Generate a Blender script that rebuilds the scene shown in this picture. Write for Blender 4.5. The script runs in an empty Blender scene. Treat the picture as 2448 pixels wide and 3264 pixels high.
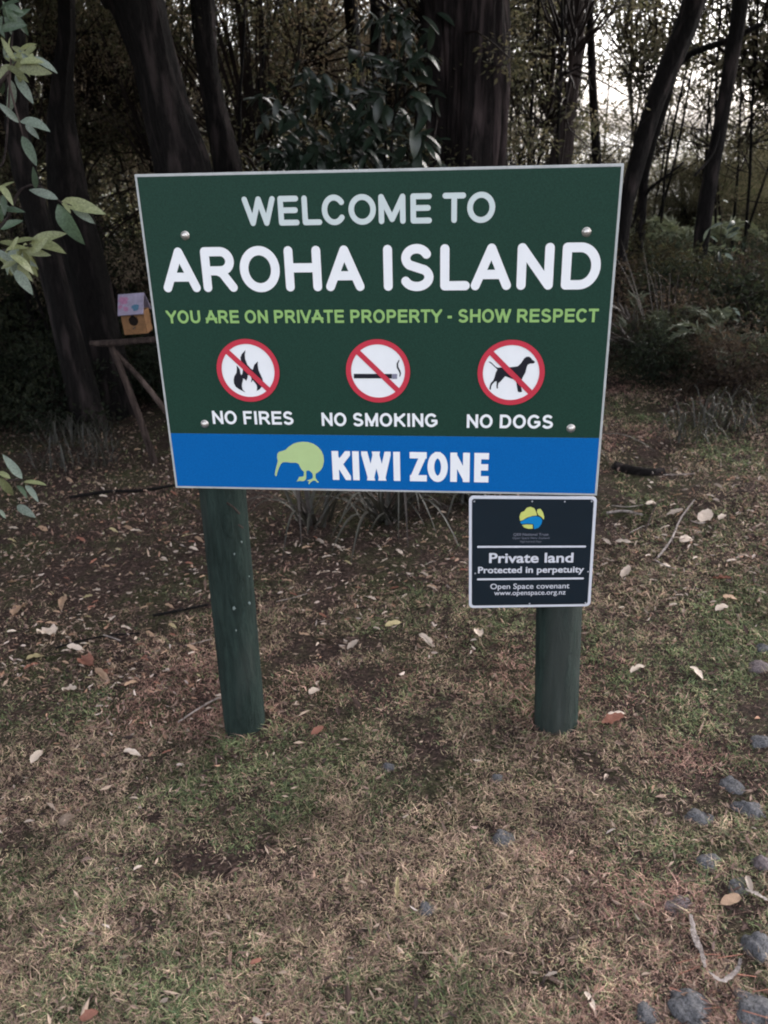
import bpy, math, random
import numpy as np
from mathutils import Vector, Matrix, noise as mnoise
from mathutils.geometry import delaunay_2d_cdt

random.seed(11)
RNG = np.random.default_rng(11)
SC = bpy.context.scene
COL = SC.collection
D = math.radians

# ------------------------------------------------------------------ camera, sky, sun, exposure
FPX = 2734.0
RIGHT = Vector((0.99397079, 0.10689305, -0.02441205))
DOWN = Vector((0.02092915, -0.40351959, -0.9147316))
FWD = Vector((-0.10762919, 0.90870557, -0.40332387))
CAMP = Vector((0.87196, -2.22991, 0.92685 + 0.9))
cam = bpy.data.cameras.new('camera')
cam.sensor_fit = 'VERTICAL'; cam.sensor_height = 24.0; cam.sensor_width = 18.0
cam.lens = 24.0 * FPX / 3264.0
cam.clip_start = 0.05; cam.clip_end = 2000
cam.dof.use_dof = True; cam.dof.focus_distance = 2.55; cam.dof.aperture_fstop = 3.2
camo = bpy.data.objects.new('camera', cam); COL.objects.link(camo)
camo.matrix_world = Matrix((
    (RIGHT.x, -DOWN.x, -FWD.x, CAMP.x),
    (RIGHT.y, -DOWN.y, -FWD.y, CAMP.y),
    (RIGHT.z, -DOWN.z, -FWD.z, CAMP.z), (0, 0, 0, 1)))
SC.camera = camo

SUN_EL, SUN_AZ = 34.0, 52.0          # azimuth: 0 = +Y, clockwise seen from above
world = bpy.data.worlds.new('World'); SC.world = world; world.use_nodes = True
wn = world.node_tree; wn.nodes.clear()
wo = wn.nodes.new('ShaderNodeOutputWorld'); wb = wn.nodes.new('ShaderNodeBackground')
sky = wn.nodes.new('ShaderNodeTexSky'); sky.sky_type = 'NISHITA'; sky.sun_disc = False
sky.sun_elevation = D(SUN_EL); sky.sun_rotation = D(SUN_AZ)
sky.air_density = 1.0; sky.dust_density = 4.0; sky.ozone_density = 1.0
hs = wn.nodes.new('ShaderNodeHueSaturation'); hs.inputs['Saturation'].default_value = 0.28
wb.inputs['Strength'].default_value = 0.15
tint = wn.nodes.new('ShaderNodeMixRGB'); tint.blend_type = 'MULTIPLY'; tint.inputs[0].default_value = 1.0
tint.inputs[2].default_value = (1.0, 0.972, 0.985, 1)
wn.links.new(sky.outputs[0], hs.inputs['Color']); wn.links.new(hs.outputs[0], tint.inputs[1])
wn.links.new(tint.outputs[0], wb.inputs['Color']); wn.links.new(wb.outputs[0], wo.inputs[0])
sun = bpy.data.lights.new('sun', 'SUN'); sun.energy = 0.5; sun.angle = D(40); sun.color = (1.0, 0.95, 0.9)
suno = bpy.data.objects.new('sun', sun); COL.objects.link(suno)
sd = Vector((math.sin(D(SUN_AZ)) * math.cos(D(SUN_EL)), math.cos(D(SUN_AZ)) * math.cos(D(SUN_EL)), math.sin(D(SUN_EL))))
suno.rotation_euler = sd.to_track_quat('Z', 'Y').to_euler(); suno.location = sd * 30
SC.view_settings.view_transform = 'Standard'; SC.view_settings.look = 'None'
SC.view_settings.gamma = 1.0; SC.view_settings.use_curve_mapping = False
SC.view_settings.exposure = 2.2
SC.cycles.pixel_filter_type = 'BLACKMAN_HARRIS'; SC.cycles.filter_width = 2.0
SC.cycles.max_bounces = 6; SC.cycles.diffuse_bounces = 3; SC.cycles.glossy_bounces = 2
SC.cycles.transmission_bounces = 3; SC.cycles.transparent_max_bounces = 4


def P(u, v, Y):
    """point at world depth Y seen at pixel (u, v) of the 2448 x 3264 photograph"""
    r = RIGHT * ((u - 1224) / FPX) + DOWN * ((v - 1632) / FPX) + FWD
    k = (Y - CAMP.y) / r.y
    return CAMP + r * k

def Q(u, v, Y):                      # same, in the 1659 px wide reading scale
    return P(u * 1.4756, v * 1.4756, Y)

def depth(p):
    return (p - CAMP).dot(FWD)

# ------------------------------------------------------------------ numpy helpers
_T = RNG.random((256, 256))
def vnoise(x, y, s=1.0, seed=0):
    x = np.asarray(x, float) / s + 37.7 * seed + 1000; y = np.asarray(y, float) / s + 19.3 * seed + 1000
    xi = np.floor(x).astype(int); yi = np.floor(y).astype(int)
    fx = x - xi; fy = y - yi; fx = fx * fx * (3 - 2 * fx); fy = fy * fy * (3 - 2 * fy)
    a = _T[xi % 256, yi % 256]; b = _T[(xi + 1) % 256, yi % 256]
    c = _T[xi % 256, (yi + 1) % 256]; d = _T[(xi + 1) % 256, (yi + 1) % 256]
    return (a * (1 - fx) + b * fx) * (1 - fy) + (c * (1 - fx) + d * fx) * fy

def ground(x, y):
    x = np.asarray(x, float); y = np.asarray(y, float)
    z = 0.085 * (np.clip(x, -3, 5) - 0.123) - 0.008
    near = 1 - np.clip((np.hypot(x - 0.6, y) - 1.2) / 3, 0, 1)
    z = z + (vnoise(x, y, 0.9, 1) - 0.5) * (0.09 - 0.06 * near) + (vnoise(x, y, 0.28, 2) - 0.5) * 0.022 + (vnoise(x, y, 0.09, 3) - 0.5) * 0.01
    z = z + np.clip((y - 2.5) / 4, 0, 1) * (vnoise(x, y, 1.7, 4) - 0.35) * 0.25
    z = z - 3.4 * np.clip((y - 12.5) / 9, 0, 1) ** 1.2
    return z

def gz(x, y):
    return float(ground(x, y))

def on_ground(u, v, sc=1.4756, dz=0.0):
    r = RIGHT * ((u * sc - 1224) / FPX) + DOWN * ((v * sc - 1632) / FPX) + FWD
    k = (0.05 - CAMP.z) / r.z
    for _ in range(12):
        p = CAMP + r * k
        k += (gz(p.x, p.y) + dz - p.z) / r.z * 0.9
    return CAMP + r * k

def link(name, me, mat=None, parent=None, loc=None):
    o = bpy.data.objects.new(name, me); COL.objects.link(o)
    if mat is not None and me is not None and len(me.materials) == 0:
        me.materials.append(mat)
    if loc is not None: o.location = loc
    if parent is not None: o.parent = parent
    return o

def tag(o, label=None, cat=None, group=None, kind=None):
    for k, v in (('label', label), ('category', cat), ('group', group), ('kind', kind)):
        if v: o[k] = v
    return o

def thing(name, label, cat, loc=(0, 0, 0), group=None):
    o = bpy.data.objects.new(name, None); COL.objects.link(o); o.location = loc
    o.empty_display_size = 0.1
    return tag(o, label, cat, group)

def np_mesh(name, V, F, smooth=False, col=None):
    V = np.asarray(V, np.float32); F = np.asarray(F, np.int32); k = F.shape[1]
    me = bpy.data.meshes.new(name)
    me.vertices.add(len(V)); me.vertices.foreach_set('co', V.ravel())
    me.loops.add(F.size); me.loops.foreach_set('vertex_index', F.ravel())
    me.polygons.add(len(F)); me.polygons.foreach_set('loop_start', np.arange(0, F.size, k, dtype=np.int32))
    me.polygons.foreach_set('loop_total', np.full(len(F), k, np.int32))
    me.polygons.foreach_set('use_smooth', np.full(len(F), smooth, bool))
    if col is not None:
        at = me.attributes.new('col', 'FLOAT_COLOR', 'POINT')
        at.data.foreach_set('color', np.asarray(np.c_[col, np.ones(len(col))], np.float32).ravel())
    me.update(calc_edges=True); me.validate()
    return me

def py_mesh(name, V, F, smooth=False):
    me = bpy.data.meshes.new(name); me.from_pydata([tuple(v) for v in V], [], F); me.update()
    if smooth: me.polygons.foreach_set('use_smooth', [True] * len(me.polygons))
    return me

def box_geo(x0, x1, y0, y1, z0, z1, b=0.0):
    import bmesh
    bm = bmesh.new()
    bmesh.ops.create_cube(bm, size=1)
    for v in bm.verts:
        v.co = Vector(((x0 + x1) / 2 + v.co.x * (x1 - x0), (y0 + y1) / 2 + v.co.y * (y1 - y0), (z0 + z1) / 2 + v.co.z * (z1 - z0)))
    if b: bmesh.ops.bevel(bm, geom=bm.edges[:], offset=b, segments=2, affect='EDGES', profile=0.6)
    me = bpy.data.meshes.new('box'); bm.to_mesh(me); bm.free()
    return me

def catmull(pts, n):
    """resample a list of rows (x, y, z, r ...) to n rows"""
    A = np.array(pts, float)
    if len(A) < 3:
        t = np.linspace(0, 1, n)[:, None]; return A[0] * (1 - t) + A[-1] * t
    seg = np.linalg.norm(np.diff(A[:, :3], axis=0), axis=1); s = np.r_[0, np.cumsum(seg)]
    E = np.vstack([2 * A[0] - A[1], A, 2 * A[-1] - A[-2]])
    out = []
    for t in np.linspace(0, s[-1], n):
        i = min(int(np.searchsorted(s, t, 'right')) - 1, len(A) - 2); i = max(i, 0)
        u = (t - s[i]) / max(seg[i], 1e-9)
        p0, p1, p2, p3 = E[i], E[i + 1], E[i + 2], E[i + 3]
        out.append(0.5 * ((2 * p1) + (-p0 + p2) * u + (2 * p0 - 5 * p1 + 4 * p2 - p3) * u * u + (-p0 + 3 * p1 - 3 * p2 + p3) * u ** 3))
    return np.array(out)

def tube_geo(C, sides=8, ridge=0.0, ridgefreq=5.0, seed=0, cap=True):
    """C rows: x y z r.  Returns verts, quads.  ridge = relative depth of bark furrows"""
    C = np.asarray(C, float); n = len(C)
    T = np.gradient(C[:, :3], axis=0); T /= np.linalg.norm(T, axis=1)[:, None] + 1e-9
    up = np.array([0.13, 1.0, 0.07]) if abs(T[0, 1]) < 0.9 else np.array([1.0, 0, 0.1])
    V = np.zeros((n, sides, 3)); a = np.arange(sides) / sides * 2 * np.pi
    N = up - T[0] * (up @ T[0]); N /= np.linalg.norm(N)
    L = np.r_[0, np.cumsum(np.linalg.norm(np.diff(C[:, :3], axis=0), axis=1))]
    for i in range(n):
        N = N - T[i] * (N @ T[i]); N /= np.linalg.norm(N) + 1e-9
        B = np.cross(T[i], N)
        r = C[i, 3]
        if ridge:
            q1 = vnoise(a * sides * 0 + np.cos(a) * ridgefreq, np.sin(a) * ridgefreq + L[i] * 0.9, 1.0, seed)
            q2 = vnoise(np.cos(a) * ridgefreq * 2.7 + 9, np.sin(a) * ridgefreq * 2.7 + L[i] * 4, 1.0, seed + 3)
            q3 = vnoise(np.cos(a) * 1.2 + 4, np.sin(a) * 1.2 + L[i] * 1.6, 1.0, seed + 5)
            r = r * (1 + ridge * (q1 - 0.5) * 1.4 + ridge * 0.55 * (q2 - 0.5) + ridge * 0.8 * (q3 - 0.5))
        V[i] = C[i, :3] + (np.cos(a)[:, None] * N + np.sin(a)[:, None] * B) * np.reshape(r, (-1, 1))
    V = V.reshape(-1, 3)
    i, j = np.meshgrid(np.arange(n - 1), np.arange(sides), indexing='ij')
    j2 = (j + 1) % sides
    F = np.stack([i * sides + j, i * sides + j2, (i + 1) * sides + j2, (i + 1) * sides + j], -1).reshape(-1, 4)
    return V, F

class Geo:
    def __init__(s): s.V = []; s.F = []; s.n = 0; s.C = []
    def add(s, V, F, col=None):
        s.V.append(np.asarray(V, float)); s.F.append(np.asarray(F) + s.n); s.n += len(V)
        if col is not None: s.C.append(np.broadcast_to(np.asarray(col, float), (len(V), 3)))
    def mesh(s, name, smooth=True):
        return np_mesh(name, np.vstack(s.V), np.vstack(s.F), smooth, np.vstack(s.C) if s.C else None)

def unit(A):
    return A / (np.linalg.norm(A, axis=-1, keepdims=True) + 1e-9)

def leaves_geo(Pn, Dn, L, W, fold=0.25, droop=0.15, six=False):
    """N leaves: base point Pn, direction Dn, lengths L, widths W"""
    n = len(Pn); Dn = unit(Dn)
    R = unit(np.cross(Dn, RNG.normal(size=(n, 3)))); U = np.cross(R, Dn)
    L = L[:, None]; W = W[:, None]
    if not six:
        mid = Pn + Dn * L * 0.45
        V = np.stack([Pn, mid + R * W * 0.5 + U * W * fold, Pn + Dn * L - U * L * droop, mid - R * W * 0.5 + U * W * fold], 1)
        b = np.arange(n)[:, None] * 4
        F = np.concatenate([b + np.array([0, 1, 2]), b + np.array([0, 2, 3])], 0)
        return V.reshape(-1, 3), F
    m1 = Pn + Dn * L * 0.3; m2 = Pn + Dn * L * 0.7 - U * L * droop * 0.4
    V = np.stack([Pn, m1 + R * W * 0.5 + U * W * fold, m2 + R * W * 0.42 + U * W * fold, Pn + Dn * L - U * L * droop,
                  m2 - R * W * 0.42 + U * W * fold, m1 - R * W * 0.5 + U * W * fold], 1)
    b = np.arange(n)[:, None] * 6
    F = np.concatenate([b + np.array(t) for t in ((0, 1, 2), (0, 2, 3), (0, 3, 4), (0, 4, 5))], 0)
    return V.reshape(-1, 3), F

def lin(r, g, b):
    f = lambda c: (c / 255 / 12.92) if c <= 10 else ((c / 255 + 0.055) / 1.055) ** 2.4
    return (f(r), f(g), f(b), 1)

# ------------------------------------------------------------------ materials
def mat_new(name):
    m = bpy.data.materials.new(name); m.use_nodes = True
    nt = m.node_tree; b = nt.nodes['Principled BSDF']
    return m, nt, b

def mat_paint(name, c, rough=0.45, var=0.12, scale=30, spec=0.4, bump=0.0, metal=0.0):
    m, nt, b = mat_new(name); N = nt.nodes; L = nt.links
    tc = N.new('ShaderNodeTexCoord'); nz = N.new('ShaderNodeTexNoise'); nz.inputs['Scale'].default_value = scale
    nz.inputs['Detail'].default_value = 6; nz.inputs['Roughness'].default_value = 0.7
    cr = N.new('ShaderNodeValToRGB'); cr.color_ramp.elements[0].position = 0.3; cr.color_ramp.elements[1].position = 0.72
    cr.color_ramp.elements[0].color = tuple(v * (1 - var) for v in c[:3]) + (1,)
    cr.color_ramp.elements[1].color = tuple(min(1, v * (1 + var) + var * 0.008) for v in c[:3]) + (1,)
    L.new(tc.outputs['Object'], nz.inputs['Vector']); L.new(nz.outputs[0], cr.inputs[0]); L.new(cr.outputs[0], b.inputs['Base Color'])
    b.inputs['Roughness'].default_value = rough; b.inputs['Specular IOR Level'].default_value = spec; b.inputs['Metallic'].default_value = metal
    if bump:
        bp = N.new('ShaderNodeBump'); bp.inputs['Strength'].default_value = bump; bp.inputs['Distance'].default_value = 0.004
        L.new(nz.outputs[0], bp.inputs['Height']); L.new(bp.outputs[0], b.inputs['Normal'])
    return m

def mat_bark(name, c1, c2, scale=1.0, c3=None, stretch=0.12):
    m, nt, b = mat_new(name); N = nt.nodes; L = nt.links
    tc = N.new('ShaderNodeTexCoord'); mp = N.new('ShaderNodeMapping'); mp.inputs['Scale'].default_value = (scale, scale, scale * stretch)
    n1 = N.new('ShaderNodeTexNoise'); n1.inputs['Scale'].default_value = 26; n1.inputs['Detail'].default_value = 8; n1.inputs['Roughness'].default_value = 0.75; n1.inputs['Distortion'].default_value = 0.5
    n2 = N.new('ShaderNodeTexNoise'); n2.inputs['Scale'].default_value = 5; n2.inputs['Detail'].default_value = 4
    cr = N.new('ShaderNodeValToRGB'); cr.color_ramp.elements[0].position = 0.36; cr.color_ramp.elements[1].position = 0.66
    cr.color_ramp.elements[0].color = c1; cr.color_ramp.elements[1].color = c2
    mx = N.new('ShaderNodeMixRGB'); mx.inputs[2].default_value = c3 or c2
    cr2 = N.new('ShaderNodeValToRGB'); cr2.color_ramp.elements[0].position = 0.52; cr2.color_ramp.elements[1].position = 0.68
    L.new(tc.outputs['Object'], mp.inputs[0]); L.new(mp.outputs[0], n1.inputs[0]); L.new(mp.outputs[0], n2.inputs[0])
    L.new(n1.outputs[0], cr.inputs[0]); L.new(cr.outputs[0], mx.inputs[1]); L.new(n2.outputs[0], cr2.inputs[0])
    L.new(cr2.outputs[0], mx.inputs[0]); L.new(mx.outputs[0], b.inputs['Base Color'])
    bp = N.new('ShaderNodeBump'); bp.inputs['Strength'].default_value = 1.0; bp.inputs['Distance'].default_value = 0.035
    L.new(n1.outputs[0], bp.inputs['Height']); L.new(bp.outputs[0], b.inputs['Normal'])
    b.inputs['Roughness'].default_value = 0.9; b.inputs['Specular IOR Level'].default_value = 0.2
    return m

def mat_leaf(name, c=None, trans=0.35, rough=0.55, spec=0.35, attr=False, var=0.35, scale=40):
    """leaf: principled mixed with a translucent lobe; colour from the 'col' attribute or a constant with noise"""
    m, nt, b = mat_new(name); N = nt.nodes; L = nt.links
    out = N['Material Output']
    if attr:
        src = N.new('ShaderNodeAttribute'); src.attribute_name = 'col'; csock = src.outputs['Color']
    else:
        tc = N.new('ShaderNodeTexCoord'); oi = N.new('ShaderNodeObjectInfo')
        nz = N.new('ShaderNodeTexNoise'); nz.inputs['Scale'].default_value = scale; nz.inputs['Detail'].default_value = 5
        cr = N.new('ShaderNodeValToRGB'); cr.color_ramp.elements[0].position = 0.3; cr.color_ramp.elements[1].position = 0.7
        cr.color_ramp.elements[0].color = tuple(v * (1 - var) for v in c[:3]) + (1,)
        cr.color_ramp.elements[1].color = tuple(min(1, v * (1 + var)) for v in c[:3]) + (1,)
        hv = N.new('ShaderNodeHueSaturation'); mr = N.new('ShaderNodeMapRange'); mr.inputs[3].default_value = 0.72; mr.inputs[4].default_value = 1.25
        L.new(tc.outputs['Object'], nz.inputs['Vector']); L.new(nz.outputs[0], cr.inputs[0]); L.new(cr.outputs[0], hv.inputs['Color'])
        L.new(oi.outputs['Random'], mr.inputs[0]); L.new(mr.outputs[0], hv.inputs['Value']); csock = hv.outputs[0]
    L.new(csock, b.inputs['Base Color']); b.inputs['Roughness'].default_value = rough; b.inputs['Specular IOR Level'].default_value = spec
    if trans:
        t = N.new('ShaderNodeBsdfTranslucent'); mx = N.new('ShaderNodeMixShader'); mx.inputs[0].default_value = trans
        gm = N.new('ShaderNodeMixRGB'); gm.blend_type = 'MULTIPLY'; gm.inputs[0].default_value = 1; gm.inputs[2].default_value = (1.35, 1.22, 1.0, 1)
        L.new(csock, gm.inputs[1]); L.new(gm.outputs[0], t.inputs[0])
        L.new(b.outputs[0], mx.inputs[1]); L.new(t.outputs[0], mx.inputs[2]); L.new(mx.outputs[0], out.inputs[0])
    return m

def mat_ground():
    m, nt, b = mat_new('forest_soil'); N = nt.nodes; L = nt.links
    tc = N.new('ShaderNodeTexCoord')
    def nz(s, d=6, r=0.65):
        q = N.new('ShaderNodeTexNoise'); q.inputs['Scale'].default_value = s; q.inputs['Detail'].default_value = d; q.inputs['Roughness'].default_value = r
        L.new(tc.outputs['Object'], q.inputs['Vector']); return q
    n1 = nz(70); n2 = nz(3.2, 4); n3 = nz(260, 3)
    r1 = N.new('ShaderNodeValToRGB'); e = r1.color_ramp.elements
    e[0].position = 0.34; e[0].color = (0.014, 0.010, 0.009, 1); e[1].position = 0.7; e[1].color = (0.115, 0.078, 0.062, 1)
    x = e.new(0.52); x.color = (0.045, 0.030, 0.025, 1)
    r2 = N.new('ShaderNodeValToRGB'); e = r2.color_ramp.elements
    e[0].position = 0.36; e[0].color = (0.012, 0.013, 0.006, 1); e[1].position = 0.68; e[1].color = (0.085, 0.088, 0.042, 1)
    r3 = N.new('ShaderNodeValToRGB'); r3.color_ramp.elements[0].position = 0.44; r3.color_ramp.elements[1].position = 0.62
    mx = N.new('ShaderNodeMixRGB')
    L.new(n1.outputs[0], r1.inputs[0]); L.new(n1.outputs[0], r2.inputs[0]); L.new(n2.outputs[0], r3.inputs[0])
    L.new(r3.outputs[0], mx.inputs[0]); L.new(r1.outputs[0], mx.inputs[1]); L.new(r2.outputs[0], mx.inputs[2]); L.new(mx.outputs[0], b.inputs['Base Color'])
    bp = N.new('ShaderNodeBump'); bp.inputs['Distance'].default_value = 0.012; bp.inputs['Strength'].default_value = 1
    ad = N.new('ShaderNodeMath'); L.new(n1.outputs[0], ad.inputs[0]); L.new(n3.outputs[0], ad.inputs[1]); L.new(ad.outputs[0], bp.inputs['Height'])
    L.new(bp.outputs[0], b.inputs['Normal']); b.inputs['Roughness'].default_value = 0.95; b.inputs['Specular IOR Level'].default_value = 0.15
    return m

M = {
 'sign_green': mat_paint('sign_green_vinyl', (0.0095, 0.040, 0.027, 1), 0.55, 0.30, 260, 0.18),
 'sign_blue': mat_paint('sign_blue_vinyl', (0.0, 0.110, 0.37, 1), 0.55, 0.14, 260, 0.12),
 'sign_white': mat_paint('sign_white_print', (0.80, 0.825, 0.85, 1), 0.5, 0.03, 20, 0.3),
 'sign_grey_white': mat_paint('sign_faded_white_print', (0.55, 0.63, 0.63, 1), 0.45, 0.03, 20, 0.3),
 'sign_lime': mat_paint('sign_lime_print', (0.27, 0.46, 0.15, 1), 0.45, 0.05, 20, 0.3),
 'sign_kiwi': mat_paint('sign_kiwi_print', (0.42, 0.56, 0.26, 1), 0.45, 0.04, 20, 0.3),
 'sign_red': mat_paint('sign_red_print', (0.52, 0.035, 0.062, 1), 0.45, 0.05, 20, 0.3),
 'sign_black': mat_paint('sign_black_print', (0.009, 0.010, 0.018, 1), 0.45, 0.05, 20, 0.3),
 'sign_ash': mat_paint('sign_ash_print', (0.22, 0.22, 0.30, 1), 0.45, 0.05, 20, 0.3),
 'sign_edge': mat_paint('sign_aluminium_edge', (0.42, 0.44, 0.44, 1), 0.5, 0.2, 25, 0.4),
 'plaque_navy': mat_paint('plaque_navy_print', (0.0035, 0.0115, 0.020, 1), 0.4, 0.1, 12, 0.4),
 'plaque_white': mat_paint('plaque_white_print', (0.60, 0.62, 0.68, 1), 0.45, 0.05, 30, 0.3),
 'plaque_grey': mat_paint('plaque_grey_print', (0.16, 0.17, 0.21, 1), 0.45, 0.05, 30, 0.3),
 'plaque_yellow': mat_paint('plaque_yellow_print', (0.55, 0.60, 0.16, 1), 0.45, 0.05, 30, 0.3),
 'plaque_blue': mat_paint('plaque_blue_print', (0.0, 0.20, 0.50, 1), 0.45, 0.05, 30, 0.3),
 'bolt': mat_paint('galvanised_bolt', (0.55, 0.53, 0.50, 1), 0.32, 0.15, 60, 0.6, 0.0, 0.75),
 'screw': mat_paint('dull_screw', (0.32, 0.33, 0.36, 1), 0.4, 0.15, 60, 0.6, 0, 0.6),
 'post': mat_bark('green_painted_post', (0.011, 0.021, 0.018, 1), (0.034, 0.058, 0.050, 1), 1.5, (0.052, 0.064, 0.058, 1), 0.16),
 'spot': mat_paint('dried_droppings', (0.17, 0.21, 0.20, 1), 0.8, 0.1, 80, 0.2),
 'bark_main': mat_bark('furrowed_bark', (0.002, 0.0018, 0.0018, 1), (0.027, 0.020, 0.020, 1), 2.6, (0.085, 0.063, 0.063, 1), 0.11),
 'bark_dark': mat_bark('dark_bark', (0.001, 0.0009, 0.0009, 1), (0.014, 0.0115, 0.0112, 1), 2.6, (0.045, 0.035, 0.034, 1), 0.22),
 'bark_mid': mat_bark('grey_brown_bark', (0.016, 0.012, 0.012, 1), (0.08, 0.062, 0.058, 1), 1.8, (0.14, 0.105, 0.095, 1)),
 'wood': mat_bark('weathered_wood', (0.02, 0.014, 0.012, 1), (0.085, 0.062, 0.055, 1), 2.0, (0.12, 0.09, 0.08, 1)),
 'cloud': mat_leaf('small_leaf', trans=0.5, rough=0.6, spec=0.25, attr=True),
 'grass': mat_leaf('grass_blade', trans=0.2, rough=0.65, spec=0.2, attr=True),
 'litter': mat_leaf('litter_bits', trans=0.0, rough=0.9, spec=0.15, attr=True),
 'broad': mat_leaf('broad_dark_leaf', (0.016, 0.027, 0.018, 1), 0.15, 0.32, 0.55, scale=14),
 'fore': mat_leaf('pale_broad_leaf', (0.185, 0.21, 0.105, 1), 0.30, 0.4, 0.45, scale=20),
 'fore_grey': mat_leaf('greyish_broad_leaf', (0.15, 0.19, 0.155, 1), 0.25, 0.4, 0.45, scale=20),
 'fore_dark': mat_leaf('shade_toned_leaf', (0.06, 0.095, 0.06, 1), 0.25, 0.4, 0.45, scale=20),  # darker copy of the pale leaf, shade put into its colour
 'flax': mat_leaf('strappy_leaf', (0.045, 0.045, 0.037, 1), 0.15, 0.45, 0.4, scale=9),
 'frond': mat_leaf('dry_frond', (0.055, 0.047, 0.042, 1), 0.2, 0.6, 0.3, scale=9),
 'fern_dim': mat_leaf('shade_toned_fern', (0.085, 0.10, 0.065, 1), 0.3, 0.6, 0.3, scale=9),  # dim copy of the fern below; the shade is in its colour
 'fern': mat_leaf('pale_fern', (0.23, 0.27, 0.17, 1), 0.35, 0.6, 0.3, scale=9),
 'dead_pale': mat_leaf('pale_dead_leaf', (0.50, 0.42, 0.35, 1), 0.1, 0.7, 0.25, scale=60),
 'dead_tan': mat_leaf('tan_dead_leaf', (0.36, 0.245, 0.165, 1), 0.1, 0.7, 0.25, scale=60),
 'dead_red': mat_leaf('reddish_dead_leaf', (0.30, 0.135, 0.095, 1), 0.1, 0.7, 0.25, scale=60),
 'dead_yellow': mat_leaf('yellow_dead_leaf', (0.36, 0.31, 0.17, 1), 0.1, 0.7, 0.25, scale=60),
 'stone': mat_paint('grey_stone', (0.078, 0.079, 0.084, 1), 0.9, 0.9, 7, 0.2, 1.0),
 'stone_brown': mat_paint('brown_grey_stone', (0.10, 0.082, 0.085, 1), 0.9, 0.8, 7, 0.3, 0.8),
 'stone_tan': mat_paint('tan_stone', (0.20, 0.15, 0.115, 1), 0.85, 0.4, 40, 0.3, 0.8),
 'bark_piece': mat_bark('bark_piece', (0.10, 0.08, 0.075, 1), (0.56, 0.50, 0.47, 1), 3.0, None, 1.0),
 'box_orange': mat_paint('orange_plywood', (0.16, 0.082, 0.034, 1), 0.7, 0.35, 30, 0.3),
 'box_roof': mat_paint('painted_roof', (0.21, 0.19, 0.26, 1), 0.7, 0.3, 20, 0.3),
 'roof_pink': mat_paint('roof_pink_paint', (0.24, 0.11, 0.19, 1), 0.6, 0.3, 60, 0.3),
 'roof_blue': mat_paint('roof_blue_paint', (0.045, 0.11, 0.17, 1), 0.6, 0.3, 60, 0.3),
 'hole': mat_paint('painted_hole_shade', (0.010, 0.007, 0.006, 1), 0.9, 0.1, 40, 0.1),  # stands for the shade inside the birdhouse hole
}
M_GROUND = mat_ground()
# ---- outlines measured on the sign face, in metres
FLAME= [[0.2458, 0.405], [0.2346, 0.3948], [0.2296, 0.3846], [0.2301, 0.3778], [0.2325, 0.3607], [0.2332, 0.3492], [0.2306, 0.3394], [0.2273, 0.3359], [0.2255, 0.3411], [0.2248, 0.3515], [0.2208, 0.3584], [0.2166, 0.363], [0.2169, 0.3538], [0.2146, 0.3423], [0.2079, 0.333], [0.205, 0.3237], [0.2048, 0.3133], [0.2086, 0.3039], [0.2173, 0.2969], [0.2262, 0.2923], [0.2351, 0.2876], [0.2277, 0.2958], [0.2263, 0.3063], [0.2284, 0.3156], [0.2314, 0.3238], [0.2312, 0.3273], [0.2362, 0.3249], [0.2398, 0.3203], [0.244, 0.3284], [0.2459, 0.3365], [0.2512, 0.3365], [0.2541, 0.3308], [0.2553, 0.325], [0.253, 0.318], [0.2539, 0.3157], [0.258, 0.3227], [0.2632, 0.3157], [0.2674, 0.3099], [0.2685, 0.3029], [0.2671, 0.2935], [0.2646, 0.2912], [0.2756, 0.2971], [0.2827, 0.3064], [0.2862, 0.3204], [0.285, 0.3273], [0.2803, 0.34], [0.2766, 0.3504], [0.2755, 0.3641], [0.2769, 0.3744], [0.2664, 0.3652], [0.2627, 0.3561], [0.2605, 0.3509], [0.2551, 0.3549], [0.2468, 0.3653], [0.2424, 0.3801], [0.2424, 0.3926]]
DOG= [[0.8932, 0.3753], [0.8998, 0.3741], [0.9064, 0.3681], [0.9125, 0.362], [0.9185, 0.359], [0.9267, 0.3596], [0.9385, 0.359], [0.9502, 0.3602], [0.9619, 0.3614], [0.9701, 0.3626], [0.9769, 0.3692], [0.9824, 0.3776], [0.9857, 0.3836], [0.9913, 0.3878], [0.9983, 0.3884], [1.0037, 0.3848], [1.0068, 0.38], [1.0128, 0.3764], [1.0136, 0.3722], [1.0085, 0.3698], [1.0014, 0.3698], [0.9957, 0.3668], [0.9936, 0.3608], [0.9907, 0.3463], [0.9853, 0.3354], [0.9821, 0.3281], [0.9814, 0.3158], [0.9812, 0.306], [0.9832, 0.2999], [0.984, 0.2943], [0.9775, 0.2924], [0.9727, 0.2949], [0.9705, 0.306], [0.9683, 0.3183], [0.9632, 0.3268], [0.9536, 0.3299], [0.9452, 0.3335], [0.9381, 0.3359], [0.9335, 0.3298], [0.9278, 0.3231], [0.9215, 0.3169], [0.9199, 0.3096], [0.9207, 0.3028], [0.9171, 0.3028], [0.9163, 0.3108], [0.9167, 0.3182], [0.9159, 0.3231], [0.9112, 0.3206], [0.9055, 0.3145], [0.9026, 0.3083], [0.9017, 0.2984], [0.898, 0.3015], [0.899, 0.3095], [0.9012, 0.3169], [0.9076, 0.3243], [0.9109, 0.3341], [0.913, 0.3438], [0.9174, 0.3536], [0.9144, 0.3572], [0.9089, 0.3621], [0.9029, 0.3681], [0.8969, 0.3723]]
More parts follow.
